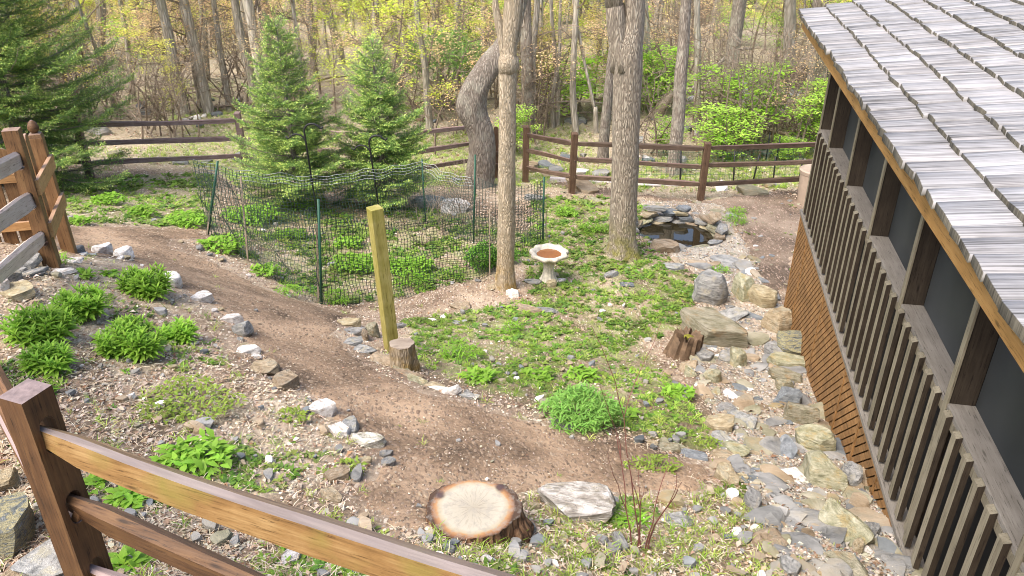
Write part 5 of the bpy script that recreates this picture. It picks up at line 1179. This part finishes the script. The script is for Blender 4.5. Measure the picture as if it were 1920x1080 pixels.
# ------------------------------------------------------------------ spruces
def spruce(name, base, hgt, rad, seed, label, dens=1., zmin=.12, xs=1.):
    g = np.random.default_rng(seed); e = empty(name, base); tag(e, label, 'conifer', 'young spruces before the back fence')
    m = MB(); m.tube([(0, 0, -.1), (.01, 0, hgt * .4), (0, .01, hgt * .97)], [.028 + hgt * .012, .02 + hgt * .006, .006], 10); m.build('trunk', M['bark_grey'], e, smooth=True)
    tw_p, tw_d, tw_L, tw_t = [], [], [], []; br = MB(); z = zmin * hgt; up = np.array([0, 0, 1.])
    while z < hgt * .97:
        f = z / hgt; nb = int(6 + 3.5 * (1 - f)); a0 = g.uniform(0, 6.28); Lb0 = rad * (1 - f) ** .85 * (1 if f > .16 else .8)
        for k in range(nb):
            if g.random() < .06: continue
            a = a0 + 2 * math.pi * k / nb + g.normal(0, .16); L = Lb0 * g.uniform(.6, 1.25) + .06; el = (-.12 + .75 * f) + g.normal(0, .07); zb = z + g.uniform(-.05, .05) * hgt * .4
            n = max(4, int(L / .065)); hd = np.array([math.cos(a), math.sin(a), 0]); pts = []
            for i in range(n + 1):
                s = i / n; pts.append(hd * L * s * math.cos(el) + up * (zb + L * s * math.sin(el) - .1 * L * s * (1 - s) * 2 + .16 * L * s ** 3))
            pts = np.array(pts); br.tube([tuple(q) for q in pts[:: max(1, n // 4)]] , list(np.linspace(.006 + .008 * L, .003, len(pts[:: max(1, n // 4)]))), 4, False)
            side = np.cross(up, hd)
            for i in range(1, n + 1):
                s = i / n; d = pts[i] - pts[i - 1]; d /= np.linalg.norm(d)
                if s > .12:
                    tw_p.append(pts[i - 1]); tw_d.append(d); tw_L.append(L / n * 1.25); tw_t.append(1. if i == n else .3)
                for sg in (-1, 1):
                    if s < .18 and g.random() < .5: continue
                    ll = min(.42, (.5 * L * (1 - s) ** .8 + .07)) * g.uniform(.7, 1.15); dd = d * .75 + side * sg * .75 + up * g.normal(.02, .14)
                    dd /= np.linalg.norm(dd); tw_p.append(pts[i]); tw_d.append(dd); tw_L.append(ll); tw_t.append(.8)
                    if ll > .15:
                        for q in (.4, .7):
                            for s2 in (-1, 1):
                                d2 = dd * .7 + np.cross(up, dd) * s2 * .7 + up * g.normal(0, .15); tw_p.append(pts[i] + dd * ll * q); tw_d.append(d2 / np.linalg.norm(d2)); tw_L.append(ll * (1 - q) * .6 + .03); tw_t.append(.9)
        z += min(hgt * .062, .22) * (1 - .35 * f)
    for k in range(6): tw_p.append(np.array([0, 0, hgt * (.9 + .015 * k)])); tw_d.append(np.array([g.normal(0, .3), g.normal(0, .3), 1.])); tw_L.append(.16); tw_t.append(.8)
    br.build('branches', M['bark_grey'], e)
    tw_p, tw_d, tw_L, tw_t = map(np.array, (tw_p, tw_d, tw_L, tw_t)); cnt = np.maximum(3, (tw_L * 110 * dens)).astype(int); ix = np.repeat(np.arange(len(cnt)), cnt); N = len(ix)
    s = g.random(N); pos = tw_p[ix] + tw_d[ix] * (tw_L[ix] * s)[:, None]; d = tw_d[ix]; rv = rdirs(g, N, -1, 1); rv -= d * (rv * d).sum(1)[:, None]; rv /= np.linalg.norm(rv, axis=1, keepdims=True); rv[:, 2] *= .7
    nd_ = d * g.uniform(.6, 1.1, (N, 1)) + rv * .8; tipn = (s > .55) * tw_t[ix]
    col = np.where((tipn * g.random(N) > .35)[:, None], np.array([[.56, .68, .18]]), np.array([[.2, .33, .09]])); col = col * (.85 + .3 * g.random((N, 1)))
    sc = np.stack([g.uniform(.032, .05, N), np.full(N, .03), np.full(N, .03)], -1)
    v, f, c = scatter(diamond(1, .33, .1), pos, frames(nd_), sc, col, .1, seed=seed); link('needles', npmesh('needles', v, f, M['needle'], c), e); return e
p = G(563, 388); tp = at(550, 22, p.y); spruce('spruce', p, tp.z - p.z, 1.2, 1, 'left of the two young spruces standing behind the netted bed', 1.)
p = G(722, 385); tp = at(730, 66, p.y); spruce('spruce', p, tp.z - p.z, 1.1, 2, 'right-hand young spruce behind the netted bed, dark wire globe at its foot', 1.)
p = G(60, 345); spruce('spruce', p, 6.6, 2.15, 3, 'tallest spruce at the left edge behind the gate, top cut off by the frame', .75, .04)
p = G(-110, 330); spruce('spruce', p, 4.2, 1.3, 4, 'spruce mostly outside the left edge of the frame', .6, .08)

# ------------------------------------------------------------------ trees with traced trunks
def limb_crown(m, g, pts, rads, z_from, n, Lr, ends, depth_=2):
    z_from = max(z_from, 4.4)
    top = [(p, r_) for p, r_ in zip(pts, rads) if p.z > z_from] or [(pts[-1], rads[-1])]
    for k in range(n):
        p, r_ = top[int(g.integers(0, len(top)))]; twiggy(m, g, tuple(p), (g.normal(0, 1), g.normal(0, 1), g.uniform(.3, 1.2)), Lr * g.uniform(.6, 1.1), max(.015, r_ * .35), depth_, ends, .5, .25, 3, 5)
def bark_tube(m, pts, rads, K, seed, rough=.04, flute=.0):
    g = random.Random(seed); ph = [g.uniform(0, 6) for _ in range(5)]; P = [Vector(p) for p in pts]
    # resample along a smooth curve
    Q, Rr = [], []
    for i in range(len(P) - 1):
        p0, p1, p2, p3 = P[max(i - 1, 0)], P[i], P[i + 1], P[min(i + 2, len(P) - 1)]; n = max(3, int((p2 - p1).length / .14))
        for k in range(n):
            t = k / n; Q.append(.5 * ((2 * p1) + (p2 - p0) * t + (2 * p0 - 5 * p1 + 4 * p2 - p3) * t * t + (3 * p1 - p0 - 3 * p2 + p3) * t ** 3)); Rr.append(rads[i] + (rads[i + 1] - rads[i]) * t)
    Q.append(P[-1]); Rr.append(rads[-1]); rings = []; px = Vector((1, 0, 0))
    for i, p in enumerate(Q):
        t = (Q[min(i + 1, len(Q) - 1)] - Q[max(i - 1, 0)]).normalized(); px = (px - t * px.dot(t)).normalized(); py = t.cross(px); z = p.z * 1.
        low = max(0, 1 - i * .14 / .45) ** 2
        rings.append([p + (px * math.cos(a) + py * math.sin(a)) * Rr[i] * (1 + rough * math.sin(3 * a + z * 2.1 + ph[0]) + rough * .6 * math.sin(5 * a - z * 3.3 + ph[1]) + .5 * rough * math.sin(z * 9 + 2 * a + ph[2]) + low * ((.16 if K > 9 else .05) * (1 + math.sin(5 * a + ph[3])))) for a in [2 * math.pi * j / K for j in range(K)]])
    m.loft(rings); return Q, Rr
def traced(base, pts, label, mat, K=20, name='tree', up_to=7.5, limbs=5, rough=.04, forks=(), knobs=(), group=None, cat='tree', crown_leaf=None, Lr=1.6, ends_=None):
    """base px; pts (px, py, width px) along the trunk, all in the vertical plane through the base"""
    p = G(*base); e = empty(name, p); tag(e, label, cat, group); m = MB(); W3, Rd = [], []
    for (a, b, w_) in pts:
        q = at(a, b, p.y); W3.append(q - p); Rd.append(w_ * depth(q) / FPX / 2)
    W3[0].z = min(W3[0].z, -.12); d = (W3[-1] - W3[-2]).normalized(); d = (d + Vector((0, 0, 1.2))).normalized(); last = W3[-1]
    L = max(.5, up_to - last.z); W3 += [last + d * L * .5, last + (d + Vector((.05, 0, .3))).normalized() * L]; Rd += [Rd[-1] * .8, Rd[-1] * .35]
    Q, RR = bark_tube(m, W3, Rd, K, int(base[0]), rough)
    for fk in forks:
        F3 = [at(a, b, p.y) - p for a, b, _ in fk]; FR = [w_ * depth(at(a, b, p.y)) / FPX / 2 for a, b, w_ in fk]
        dd = (F3[-1] - F3[-2]).normalized(); F3.append(F3[-1] + (dd + Vector((0, 0, .8))).normalized() * (1 if len(fk) > 2 and fk[-1][2] < 12 else 3.5)); FR.append(FR[-1] * .4); bark_tube(m, F3, FR, max(8, K - 6), int(fk[0][0]) + 3, rough)
    for (a, b, w_) in knobs:
        c_ = at(a, b, p.y - .02) - p; rr_ = w_ * depth(at(a, b, p.y)) / FPX / 2; bm = bmesh.new(); bmesh.ops.create_icosphere(bm, subdivisions=2, radius=rr_); bm.verts.ensure_lookup_table()
        m.add([c_ + Vector((v.co.x, v.co.y, v.co.z * 1.2)) * (1 + .1 * math.sin(v.co.x * 60) ) for v in bm.verts], [[v.index for v in fc.verts] for fc in bm.faces]); bm.free()
    m.build('trunk', M[mat], e, smooth=True)
    g = np.random.default_rng(int(base[0]) + 1); m = MB(); ends = []; limb_crown(m, g, Q, RR, min(3.4, Q[-1].z * .6), limbs, Lr, ends)
    cr = m.build('limbs', M['twig'], e)
    if crown_leaf and ends:
        E = np.array(ends); E = np.repeat(E, 5, 0); E = E + g.normal(0, .12, E.shape); v, f, c = scatter(diamond(1, .6, .1), E, frames(rdirs(g, len(E), -.4, .5)), g.uniform(.04, .08, len(E)), crown_leaf, .15)
        link('leaves', npmesh('leaves', v, f, M['leaf'], c), e)
    return e
YG = (.6, .62, .12); OR = (.72, .55, .32); BG = (.3, .5, .06)
traced((948, 540), [(948, 548, 42), (948, 500, 33), (950, 420, 33), (950, 330, 33), (951, 250, 32), (951, 180, 32), (952, 130, 34), (955, 80, 30), (962, 20, 34), (964, -40, 34)], 'pale slender trunk with knots standing at the right end of the netting', 'bark_pale', 22, knobs=[(950, 268, 28), (952, 120, 42)], forks=[[(950, 110, 22), (940, 60, 18), (930, 20, 14), (928, -20, 10)], [(956, 95, 12), (972, 70, 8), (975, 55, 5)]], crown_leaf=(.5, .16, .1))
traced((900, 350), [(898, 358, 62), (900, 330, 52), (904, 290, 50), (902, 255, 48), (892, 225, 50), (884, 200, 56), (890, 170, 52), (908, 140, 46), (928, 110, 40), (945, 85, 34), (965, 40, 30)], 'crooked twisted trunk bent like a knee, left of the pale slender trunk', 'bark_grey', 24, rough=.06)
traced((1167, 478), [(1168, 486, 74), (1168, 450, 52), (1169, 380, 50), (1172, 300, 50), (1174, 220, 51), (1177, 150, 54), (1178, 100, 56), (1188, 50, 40), (1192, -20, 38)], 'thick double trunk standing left of the pond', 'bark_big', 30, forks=[[(1170, 130, 40), (1158, 60, 38), (1153, 10, 36), (1150, -40, 34)]], rough=.03)
WT = [((1262, 328), [(1262, 334, 34), (1266, 280, 24), (1272, 220, 24), (1276, 150, 24), (1282, 80, 22), (1286, 0, 20)], 'grey trunk behind the fence, directly right of the double trunk', 'bark_grey'),
 ((990, 258), [(990, 262, 30), (989, 200, 24), (988, 120, 23), (986, 40, 22), (985, -20, 22)], 'straight grey trunk behind the fence post right of the pale trunk', 'bark_grey'),
 ((1131, 305), [(1130, 310, 24), (1134, 240, 19), (1142, 160, 17), (1150, 80, 15), (1158, 0, 14)], 'slim leaning grey trunk left of the double trunk', 'bark_grey'),
 ((1368, 215), [(1366, 220, 28), (1368, 170, 26), (1374, 100, 26), (1382, 40, 25), (1390, -20, 25)], 'grey forest trunk with a side limb behind the bright green shrub', 'bark_grey'),
 ((342, 216), [(343, 220, 26), (337, 180, 22), (326, 120, 20), (315, 60, 18), (300, 0, 17)], 'curving slim trunk beyond the fence above the left rails', 'bark_far'),
 ((478, 208), [(478, 212, 20), (474, 160, 16), (462, 110, 16), (450, 60, 16), (440, 0, 15)], 'leaning trunk just left of the left young spruce', 'bark_far'),
 ((430, 205), [(432, 208, 15), (422, 150, 12), (412, 90, 11), (400, 0, 10)], 'thin leaning trunk left of the leaning one by the spruce', 'bark_far'),
 ((250, 190), [(250, 194, 14), (244, 130, 10), (236, 60, 9), (225, 0, 8)], 'thin stem behind the fence right of the tallest spruce', 'bark_far'),
 ((190, 130), [(190, 136, 22), (188, 80, 18), (190, 30, 17), (186, -10, 17)], 'upright dark trunk right of the tallest spruce top', 'bark_far'),
 ((150, 120), [(150, 126, 18), (150, 70, 15), (146, 0, 14)], 'trunk beside the tallest spruce top', 'bark_far'),
 ((690, 130), [(690, 135, 26), (692, 90, 22), (696, 40, 20), (694, -10, 20)], 'dark trunk between the tops of the two young spruces', 'bark_far'),
 ((638, 120), [(638, 125, 20), (634, 80, 17), (620, 40, 16), (604, 0, 14)], 'dark trunk bent to the left above the left young spruce', 'bark_far'),
 ((505, 150), [(505, 155, 26), (500, 90, 22), (494, 40, 21), (488, -10, 20)], 'trunk left of the left young spruce top', 'bark_far'),
 ((758, 90), [(758, 94, 14), (756, 50, 12), (752, 0, 11)], 'slim trunk above the right young spruce', 'bark_far'),
 ((878, 90), [(878, 94, 14), (878, 50, 11), (878, 0, 10)], 'thin pale trunk above the laurel bush', 'bark_far'),
 ((1308, 240), [(1308, 246, 16), (1308, 160, 13), (1308, 80, 12), (1307, 0, 11)], 'slim straight trunk just right of the grey trunk beyond the fence', 'bark_far'),
 ((1510, 262), [(1508, 268, 24), (1514, 200, 16), (1524, 130, 17), (1532, 60, 16), (1534, 0, 15)], 'pale trunk closest to the porch corner beyond the fence', 'bark_grey'),
 ((1535, 250), [(1535, 256, 26), (1538, 190, 22), (1540, 120, 22), (1540, 60, 20)], 'trunk half hidden behind the porch corner', 'bark_grey'),
 ((1045, 235), [(1045, 238, 12), (1045, 160, 9), (1040, 90, 8), (1034, 20, 7)], 'thin twin sapling stem right of the straight grey trunk', 'bark_far'),
 ((1038, 238), [(1037, 242, 8), (1036, 180, 7), (1048, 110, 7), (1050, 30, 6)], 'thinner twin sapling stem right of the straight grey trunk', 'bark_far'),
 ((1118, 250), [(1118, 255, 10), (1116, 200, 8), (1112, 192, 6)], 'short dead stem left of the slim leaning trunk', 'bark_far'),
 ((1220, 200), [(1220, 204, 14), (1216, 120, 11), (1212, 40, 10), (1210, 0, 10)], 'thin trunk between double trunk and grey trunk', 'bark_far'),
 ((385, 150), [(386, 154, 16), (384, 90, 13), (378, 0, 12)], 'slender trunk behind the yellow foliage at upper left', 'bark_far'),
 ((588, 90), [(588, 94, 12), (590, 40, 10), (592, 0, 9)], 'slender trunk behind the tip of the left young spruce', 'bark_far')]
for bse, pts, lb, mt in WT: traced(bse, pts, lb, mt, 14, limbs=4, up_to=6.5, group='trees in the wood beyond the fence', crown_leaf=YG, Lr=1.3)

# generic woodland: a few source trees and saplings, copied
def src_tree(seed, hgt, rad, leaf, nl=4, mat='bark_far'):
    g = np.random.default_rng(seed); e = empty('tree', (0, -60, -50)); m = MB(); n = 6; P = [Vector((0, 0, -.3))]; lean = g.normal(0, .05, 2)
    for i in range(n): P.append(P[-1] + Vector((lean[0] + g.normal(0, .045), lean[1] + g.normal(0, .045), 1)) * (hgt / n))
    Q, RR = bark_tube(m, P, list(np.linspace(rad, rad * .35, n + 1)), 9, seed, .04); m.build('trunk', M[mat], e, smooth=True)
    m = MB(); ends = []; 
    for k in range(nl + 3):
        q = Q[int(g.integers(len(Q) // 5, len(Q)))]; twiggy(m, g, tuple(q), (g.normal(0, 1), g.normal(0, 1), g.uniform(.2, 1.)), g.uniform(.8, 1.6), rad * .22 + .006, 2, ends, .55, .15, 3, 4)
    m.build('limbs', M['twig'], e); E = np.repeat(np.array(ends), 14, 0); E = E + g.normal(0, .13, E.shape)
    v, f, c = scatter(diamond(1, .6, .1), E, frames(rdirs(g, len(E), -.3, .4)), g.uniform(.05, .09, len(E)), leaf, .16); link('leaves', npmesh('leaves', v, f, M['leaf'], c), e); return e
def src_sapling(seed, hgt, spread, leaf, nleaf, lsize, stems=1, name='sapling', flat=.25, droop=0):
    g = np.random.default_rng(seed); e = empty(name, (0, -60, -50)); m = MB(); ends = []
    for s in range(stems):
        d = np.array([g.normal(0, .12 if stems == 1 else .3), g.normal(0, .12 if stems == 1 else .3), 1.]); p = np.array([g.normal(0, .05 * stems), g.normal(0, .05 * stems), -.05]); pts = [p]; n = 8
        for i in range(n): d = d + g.normal(0, .08, 3); d /= np.linalg.norm(d); pts.append(pts[-1] + d * hgt / n)
        m.tube([tuple(q) for q in pts], list(np.linspace(.012 + .007 * hgt, .006, n + 1)), 5, False)
        for i in range(2, n + 1):
            for b in range(2 if stems > 1 else 3):
                dd = np.array([g.normal(0, 1), g.normal(0, 1), .25 - droop]); twiggy(m, g, pts[i], dd, spread * g.uniform(.4, 1) * (1.15 - .5 * i / n), .008, 1 if stems > 1 else 2, ends, .45, flat, 3, 3)
    m.build('stems', M['twig'], e)
    if nleaf:
        E = np.array(ends); ix = g.integers(0, len(E), nleaf); E = E[ix] + g.normal(0, 1, (nleaf, 3)) * [.09, .09, .035]
        v, f, c = scatter(diamond(1, .5, .1), E, frames(rdirs(g, nleaf, -.45, .35)), g.uniform(.6, 1.2, nleaf) * lsize, leaf, .16, seed=seed); link('leaves', npmesh('leaves', v, f, M['leaf'], c), e)
    return e
TS = [src_tree(s, h_, r_, lf) for s, h_, r_, lf in ((1, 8, .12, YG), (2, 7.5, .085, OR), (3, 9, .15, YG), (4, 7, .07, YG), (5, 7.5, .12, OR), (6, 6.5, .055, BG))]
KIND = {'yellow': ([src_sapling(11, 3.2, 1.0, (.66, .66, .14), 2300, .075), src_sapling(12, 2.6, .9, (.68, .58, .16), 1800, .07), src_sapling(19, 3.8, 1.2, (.58, .66, .1), 2600, .075)], 'yellow-green sapling ', 'yellow-green saplings in the wood'),
 'orange': ([src_sapling(13, 3.2, 1.0, (.78, .56, .33), 1700, .06), src_sapling(14, 2.4, .9, (.74, .54, .3), 1500, .06)], 'orange-budded sapling ', 'orange-budded saplings in the wood'),
 'green': ([src_sapling(15, 1.7, .6, (.42, .68, .08), 2600, .095, 5, 'shrub'), src_sapling(16, 1.4, .5, (.46, .68, .12), 2000, .085, 4, 'shrub')], 'bright green shrub ', 'bright green shrubs in the wood'),
 'bare': ([src_sapling(17, 1.7, .8, YG, 0, .05, 5, 'bare_shrub'), src_sapling(18, 2.2, .9, (.36, .3, .1), 60, .04, 6, 'bare_shrub')], 'bare twiggy brown bush ', 'bare bushes in the wood')}
for t in TS: t.location = (0, -60, -50)
used = set()
def place(src, loc, rz, sc, label, group, cat):
    if src.name not in used: used.add(src.name); o = src; o.location = loc; o.rotation_euler = (0, 0, rz); o.scale = (sc,) * 3
    else: o = copy_tree(src, loc, rz, sc)
    tag(o, label, cat, group); return o
r = random.Random(77)
def where_(x, y):
    p = Vector((x, y, H(x, y) + 1)); px = 960 + FPX * x / depth(p)
    for lim, s in ((-1, 'left of the frame'), (240, 'behind the tallest spruce'), (460, 'right of the tallest spruce'), (640, 'behind the left young spruce'), (820, 'behind the right young spruce'), (960, 'behind the crooked trunk'), (1130, 'right of the pale slender trunk'), (1290, 'beside the double trunk'), (1440, 'right of the double trunk'), (1620, 'near the porch corner'), (9999, 'behind the porch roof')):
        if px < lim: break
    return s + ', ' + ('just beyond the fence' if y < 21.5 else 'some way into the wood' if y < 29 else 'deep in the wood')
occupied = []
for k in range(140):
    D = 19 + 42 * r.random() ** 1.25; a = r.uniform(-.82, .72); x, y = a * D, D; sc = r.uniform(.8, 1.35)
    if D < 24 and r.random() < .4: continue
    place(r.choice(TS), (x, y, H(x, y)), r.uniform(0, 6), sc, 'tall grey trunk ' + where_(x, y), 'trunks filling the wood beyond the fence', 'tree')
for k in range(300):
    D = 17.5 + 34 * r.random() ** 1.3; a = r.uniform(-.8, .7); kd = r.choices(['yellow', 'orange', 'green', 'bare'], [4, 2.6, 1.6, 2.6])[0]
    if a < -.08 and kd == 'green': kd = 'orange'
    if D < 21 and kd in ('yellow', 'orange') and r.random() < .5: kd = 'bare'
    if D < 20 and -.35 < a < .15 and r.random() < .6: continue
    srcs, lb, gp_ = KIND[kd]; x, y = a * D, D
    place(r.choice(srcs), (x, y, H(x, y)), r.uniform(0, 6), r.uniform(.75, 1.25), lb + where_(x, y), gp_, 'sapling' if kd in ('yellow', 'orange') else 'shrub')
# particular shrubs
def shrub_px(px, py, w_px, top_py, src, label, cat='shrub'):
    p = G(px, py); t = at(px, top_py, p.y); base_h = {0: 1.7, 1: 1.4}[src]; o = copy_tree(KIND['green'][0][src]); o.location = p; s = (t.z - p.z) / base_h / 1.1; o.scale = (w_px * depth(p) / FPX / 1.5,) * 2 + (s,); tag(o, label, cat); 
    if 'group' in o: del o['group']
    return o
shrub_px(1400, 275, 170, 130, 0, 'tall bright green shrub behind the fence near the porch corner')
shrub_px(1330, 300, 140, 195, 1, 'pale green shrub behind the fence, right of the grey trunk')
shrub_px(1235, 290, 80, 215, 1, 'light green shrub behind the fence between double trunk and grey trunk')
shrub_px(1240, 205, 150, 90, 0, 'bright green leafy bush seen between double trunk and grey trunk')
shrub_px(1075, 215, 150, 110, 0, 'lime green leafy bush left of the double trunk')
shrub_px(1460, 300, 80, 255, 1, 'low green shrub beyond the wire fence by the bin')
shrub_px(1430, 235, 90, 120, 0, 'green shrub behind the tall bright one near the porch')
for a_, b_ in ((1465, 250), (1495, 252), (1482, 240)):
    p = G(a_, b_); place(KIND['bare'][0][0], p, a_, .8, 'bare bush in front of the white outbuilding', 'bare bushes by the outbuilding', 'shrub')
# mountain laurel
p = G(835, 205); e = empty('laurel_bush', p); tag(e, 'rounded evergreen laurel bush between the right young spruce and the crooked trunk', 'shrub'); g = np.random.default_rng(5); m = MB(); ends = []; sD = depth(p) / FPX
for k in range(9): twiggy(m, g, (g.normal(0, .1), g.normal(0, .1), -.05), (g.normal(0, .5), g.normal(0, .5), 1), 1.1, .03, 3, ends, .55, .12, 3, 5)
m.build('stems', M['twig'], e)
Rb = 78 * sD; N = 900; d = rdirs(g, N, -.2, 1); d *= (g.random((N, 1)) ** .22); lob = 1 + .16 * np.sin(5 * d[:, :1] * 2 + 1) * np.sin(4 * d[:, 1:2] + 3 * d[:, 2:]); pos = d * lob * [Rb, Rb, Rb * .85] + [0, 0, at(835, 125, p.y).z - p.z]
pos = np.repeat(pos, 8, 0); dd = rdirs(g, len(pos), -.25, .85); v, f, c = scatter(leaf_tpl(1, .3, .35, .03, 2), pos, frames(dd), g.uniform(.08, .13, len(pos)), np.array([(.15, .3, .07), (.24, .4, .1), (.36, .5, .15)])[g.integers(0, 3, len(pos))], .14); link('foliage', npmesh('foliage', v, f, M['leaf'], c), e)
# fallen limbs and logs
def log(pts, rad, mat, label, name='fallen_branch', n=6, Y=None):
    p = G(*pts[0]); e = empty(name, p); tag(e, label, 'branch'); m = MB(); Yb = p.y
    W3 = [at(a, b, Yb + (Y or 0) * i) - p for i, (a, b) in enumerate(pts)]; bark_tube(m, W3, list(np.linspace(rad, rad * .4, len(W3))), 8, int(pts[0][0])); m.build('wood', M[mat], e, smooth=True)
log([(968, 238), (1000, 205), (1040, 192), (1090, 190), (1130, 193)], .035, 'deadwood', 'long pale bare limb arching over the fence behind the pale trunk')
log([(1085, 190), (1113, 195), (1118, 230), (1120, 262)], .03, 'deadwood', 'pale broken limb hanging down from the arching limb')
log([(1225, 222), (1245, 195), (1262, 172)], .16, 'deadwood', 'broken pale log leaning against the grey trunk beyond the fence', 'log')
log([(1290, 178), (1330, 140), (1370, 100), (1410, 90)], .09, 'bark_far', 'big leaning limb reaching right beyond the grey trunk')
log([(1270, 178), (1290, 172), (1302, 176)], .05, 'deadwood', 'short limb joining the grey trunk and the slim one')
log([(1380, 100), (1400, 92), (1425, 90)], .05, 'deadwood', 'pale side limb above the tall bright green shrub')
log([(930, 222), (940, 228), (952, 235)], .12, 'bark_far', 'mossy log lying behind the small reddish gate', 'log')
for k in range(26):
    a = r.uniform(.0, 1); px, py = 220 + 1250 * a, r.uniform(150, 235); q = G(px, py); o = empty('fallen_branch', q); m = MB(); twiggy(m, np.random.default_rng(k), (0, 0, .06), (r.choice((-1, 1)), r.gauss(0, .4), .06), r.uniform(1, 2.6), .035, 1, [], .5, 0, 2, 5)
    m.build('wood', M['deadwood' if k % 2 else 'twig'], o); tag(o, 'dead branch on the ground ' + where_(q.x, q.y), 'branch', 'dead branches on the woodland floor')
# white outbuilding glimpsed through the trees
p = G(1480, 215); e = empty('white_shed', p, -.1); tag(e, 'small white outbuilding glimpsed between trunks beyond the bright shrub', 'shed')
m = MB(); m.box((0, 1.3, .2), (2.2, 2.4, 1.1)); m.build('wall', M['whitewall'], e)
m = MB(); m.loft([[(-1.15, .0, .76), (-1.15, 2.6, .76), (-1.15, 1.3, 1.0)], [(1.15, .0, .76), (1.15, 2.6, .76), (1.15, 1.3, 1.0)]]); m.build('roof', M['trim_dark'], e)
m = MB(); m.box((-.3, .09, .4), (.4, .03, .35)); m.build('window', M['screen'], e)
# distant wood, one mass
g = np.random.default_rng(99); parts = []; N = 26000; D = g.uniform(45, 85, N); a = g.uniform(-.9, .8, N); xx, yy = a * D, D; zz = hz(xx, yy) + g.random(N) ** 1.2 * 7
parts.append(scatter(diamond(1, .7, .1), np.stack([xx, yy, zz], -1), frames(rdirs(g, N, -.4, .4)), g.uniform(.2, .5, N), np.array([YG, OR, (.3, .25, .17), BG])[g.integers(0, 4, N)], .15))
N = 700; D = g.uniform(45, 85, N); a = g.uniform(-.9, .8, N); pos = np.stack([a * D, D, hz(a * D, D) - .2], -1); bxv = np.array([(0, -.5, -.5), (0, .5, -.5), (0, .5, .5), (0, -.5, .5), (1, -.3, -.3), (1, .3, -.3), (1, .3, .3), (1, -.3, .3)]); bxf = np.array([(0, 1, 5, 4), (1, 2, 6, 5), (2, 3, 7, 6), (3, 0, 4, 7)])
dd = np.c_[g.normal(0, .05, (N, 2)), np.ones(N)]; parts.append(scatter((bxv, bxf), pos, frames(dd, np.tile([1., 0, 0], (N, 1))), np.stack([g.uniform(7, 12, N), g.uniform(.1, .35, N), g.uniform(.1, .35, N)], -1), (.2, .165, .13), .2))
v, f, c = merge(parts); tag(link('distant_wood', npmesh('distant_wood', v, f, M['dry'], c)), kind='stuff')
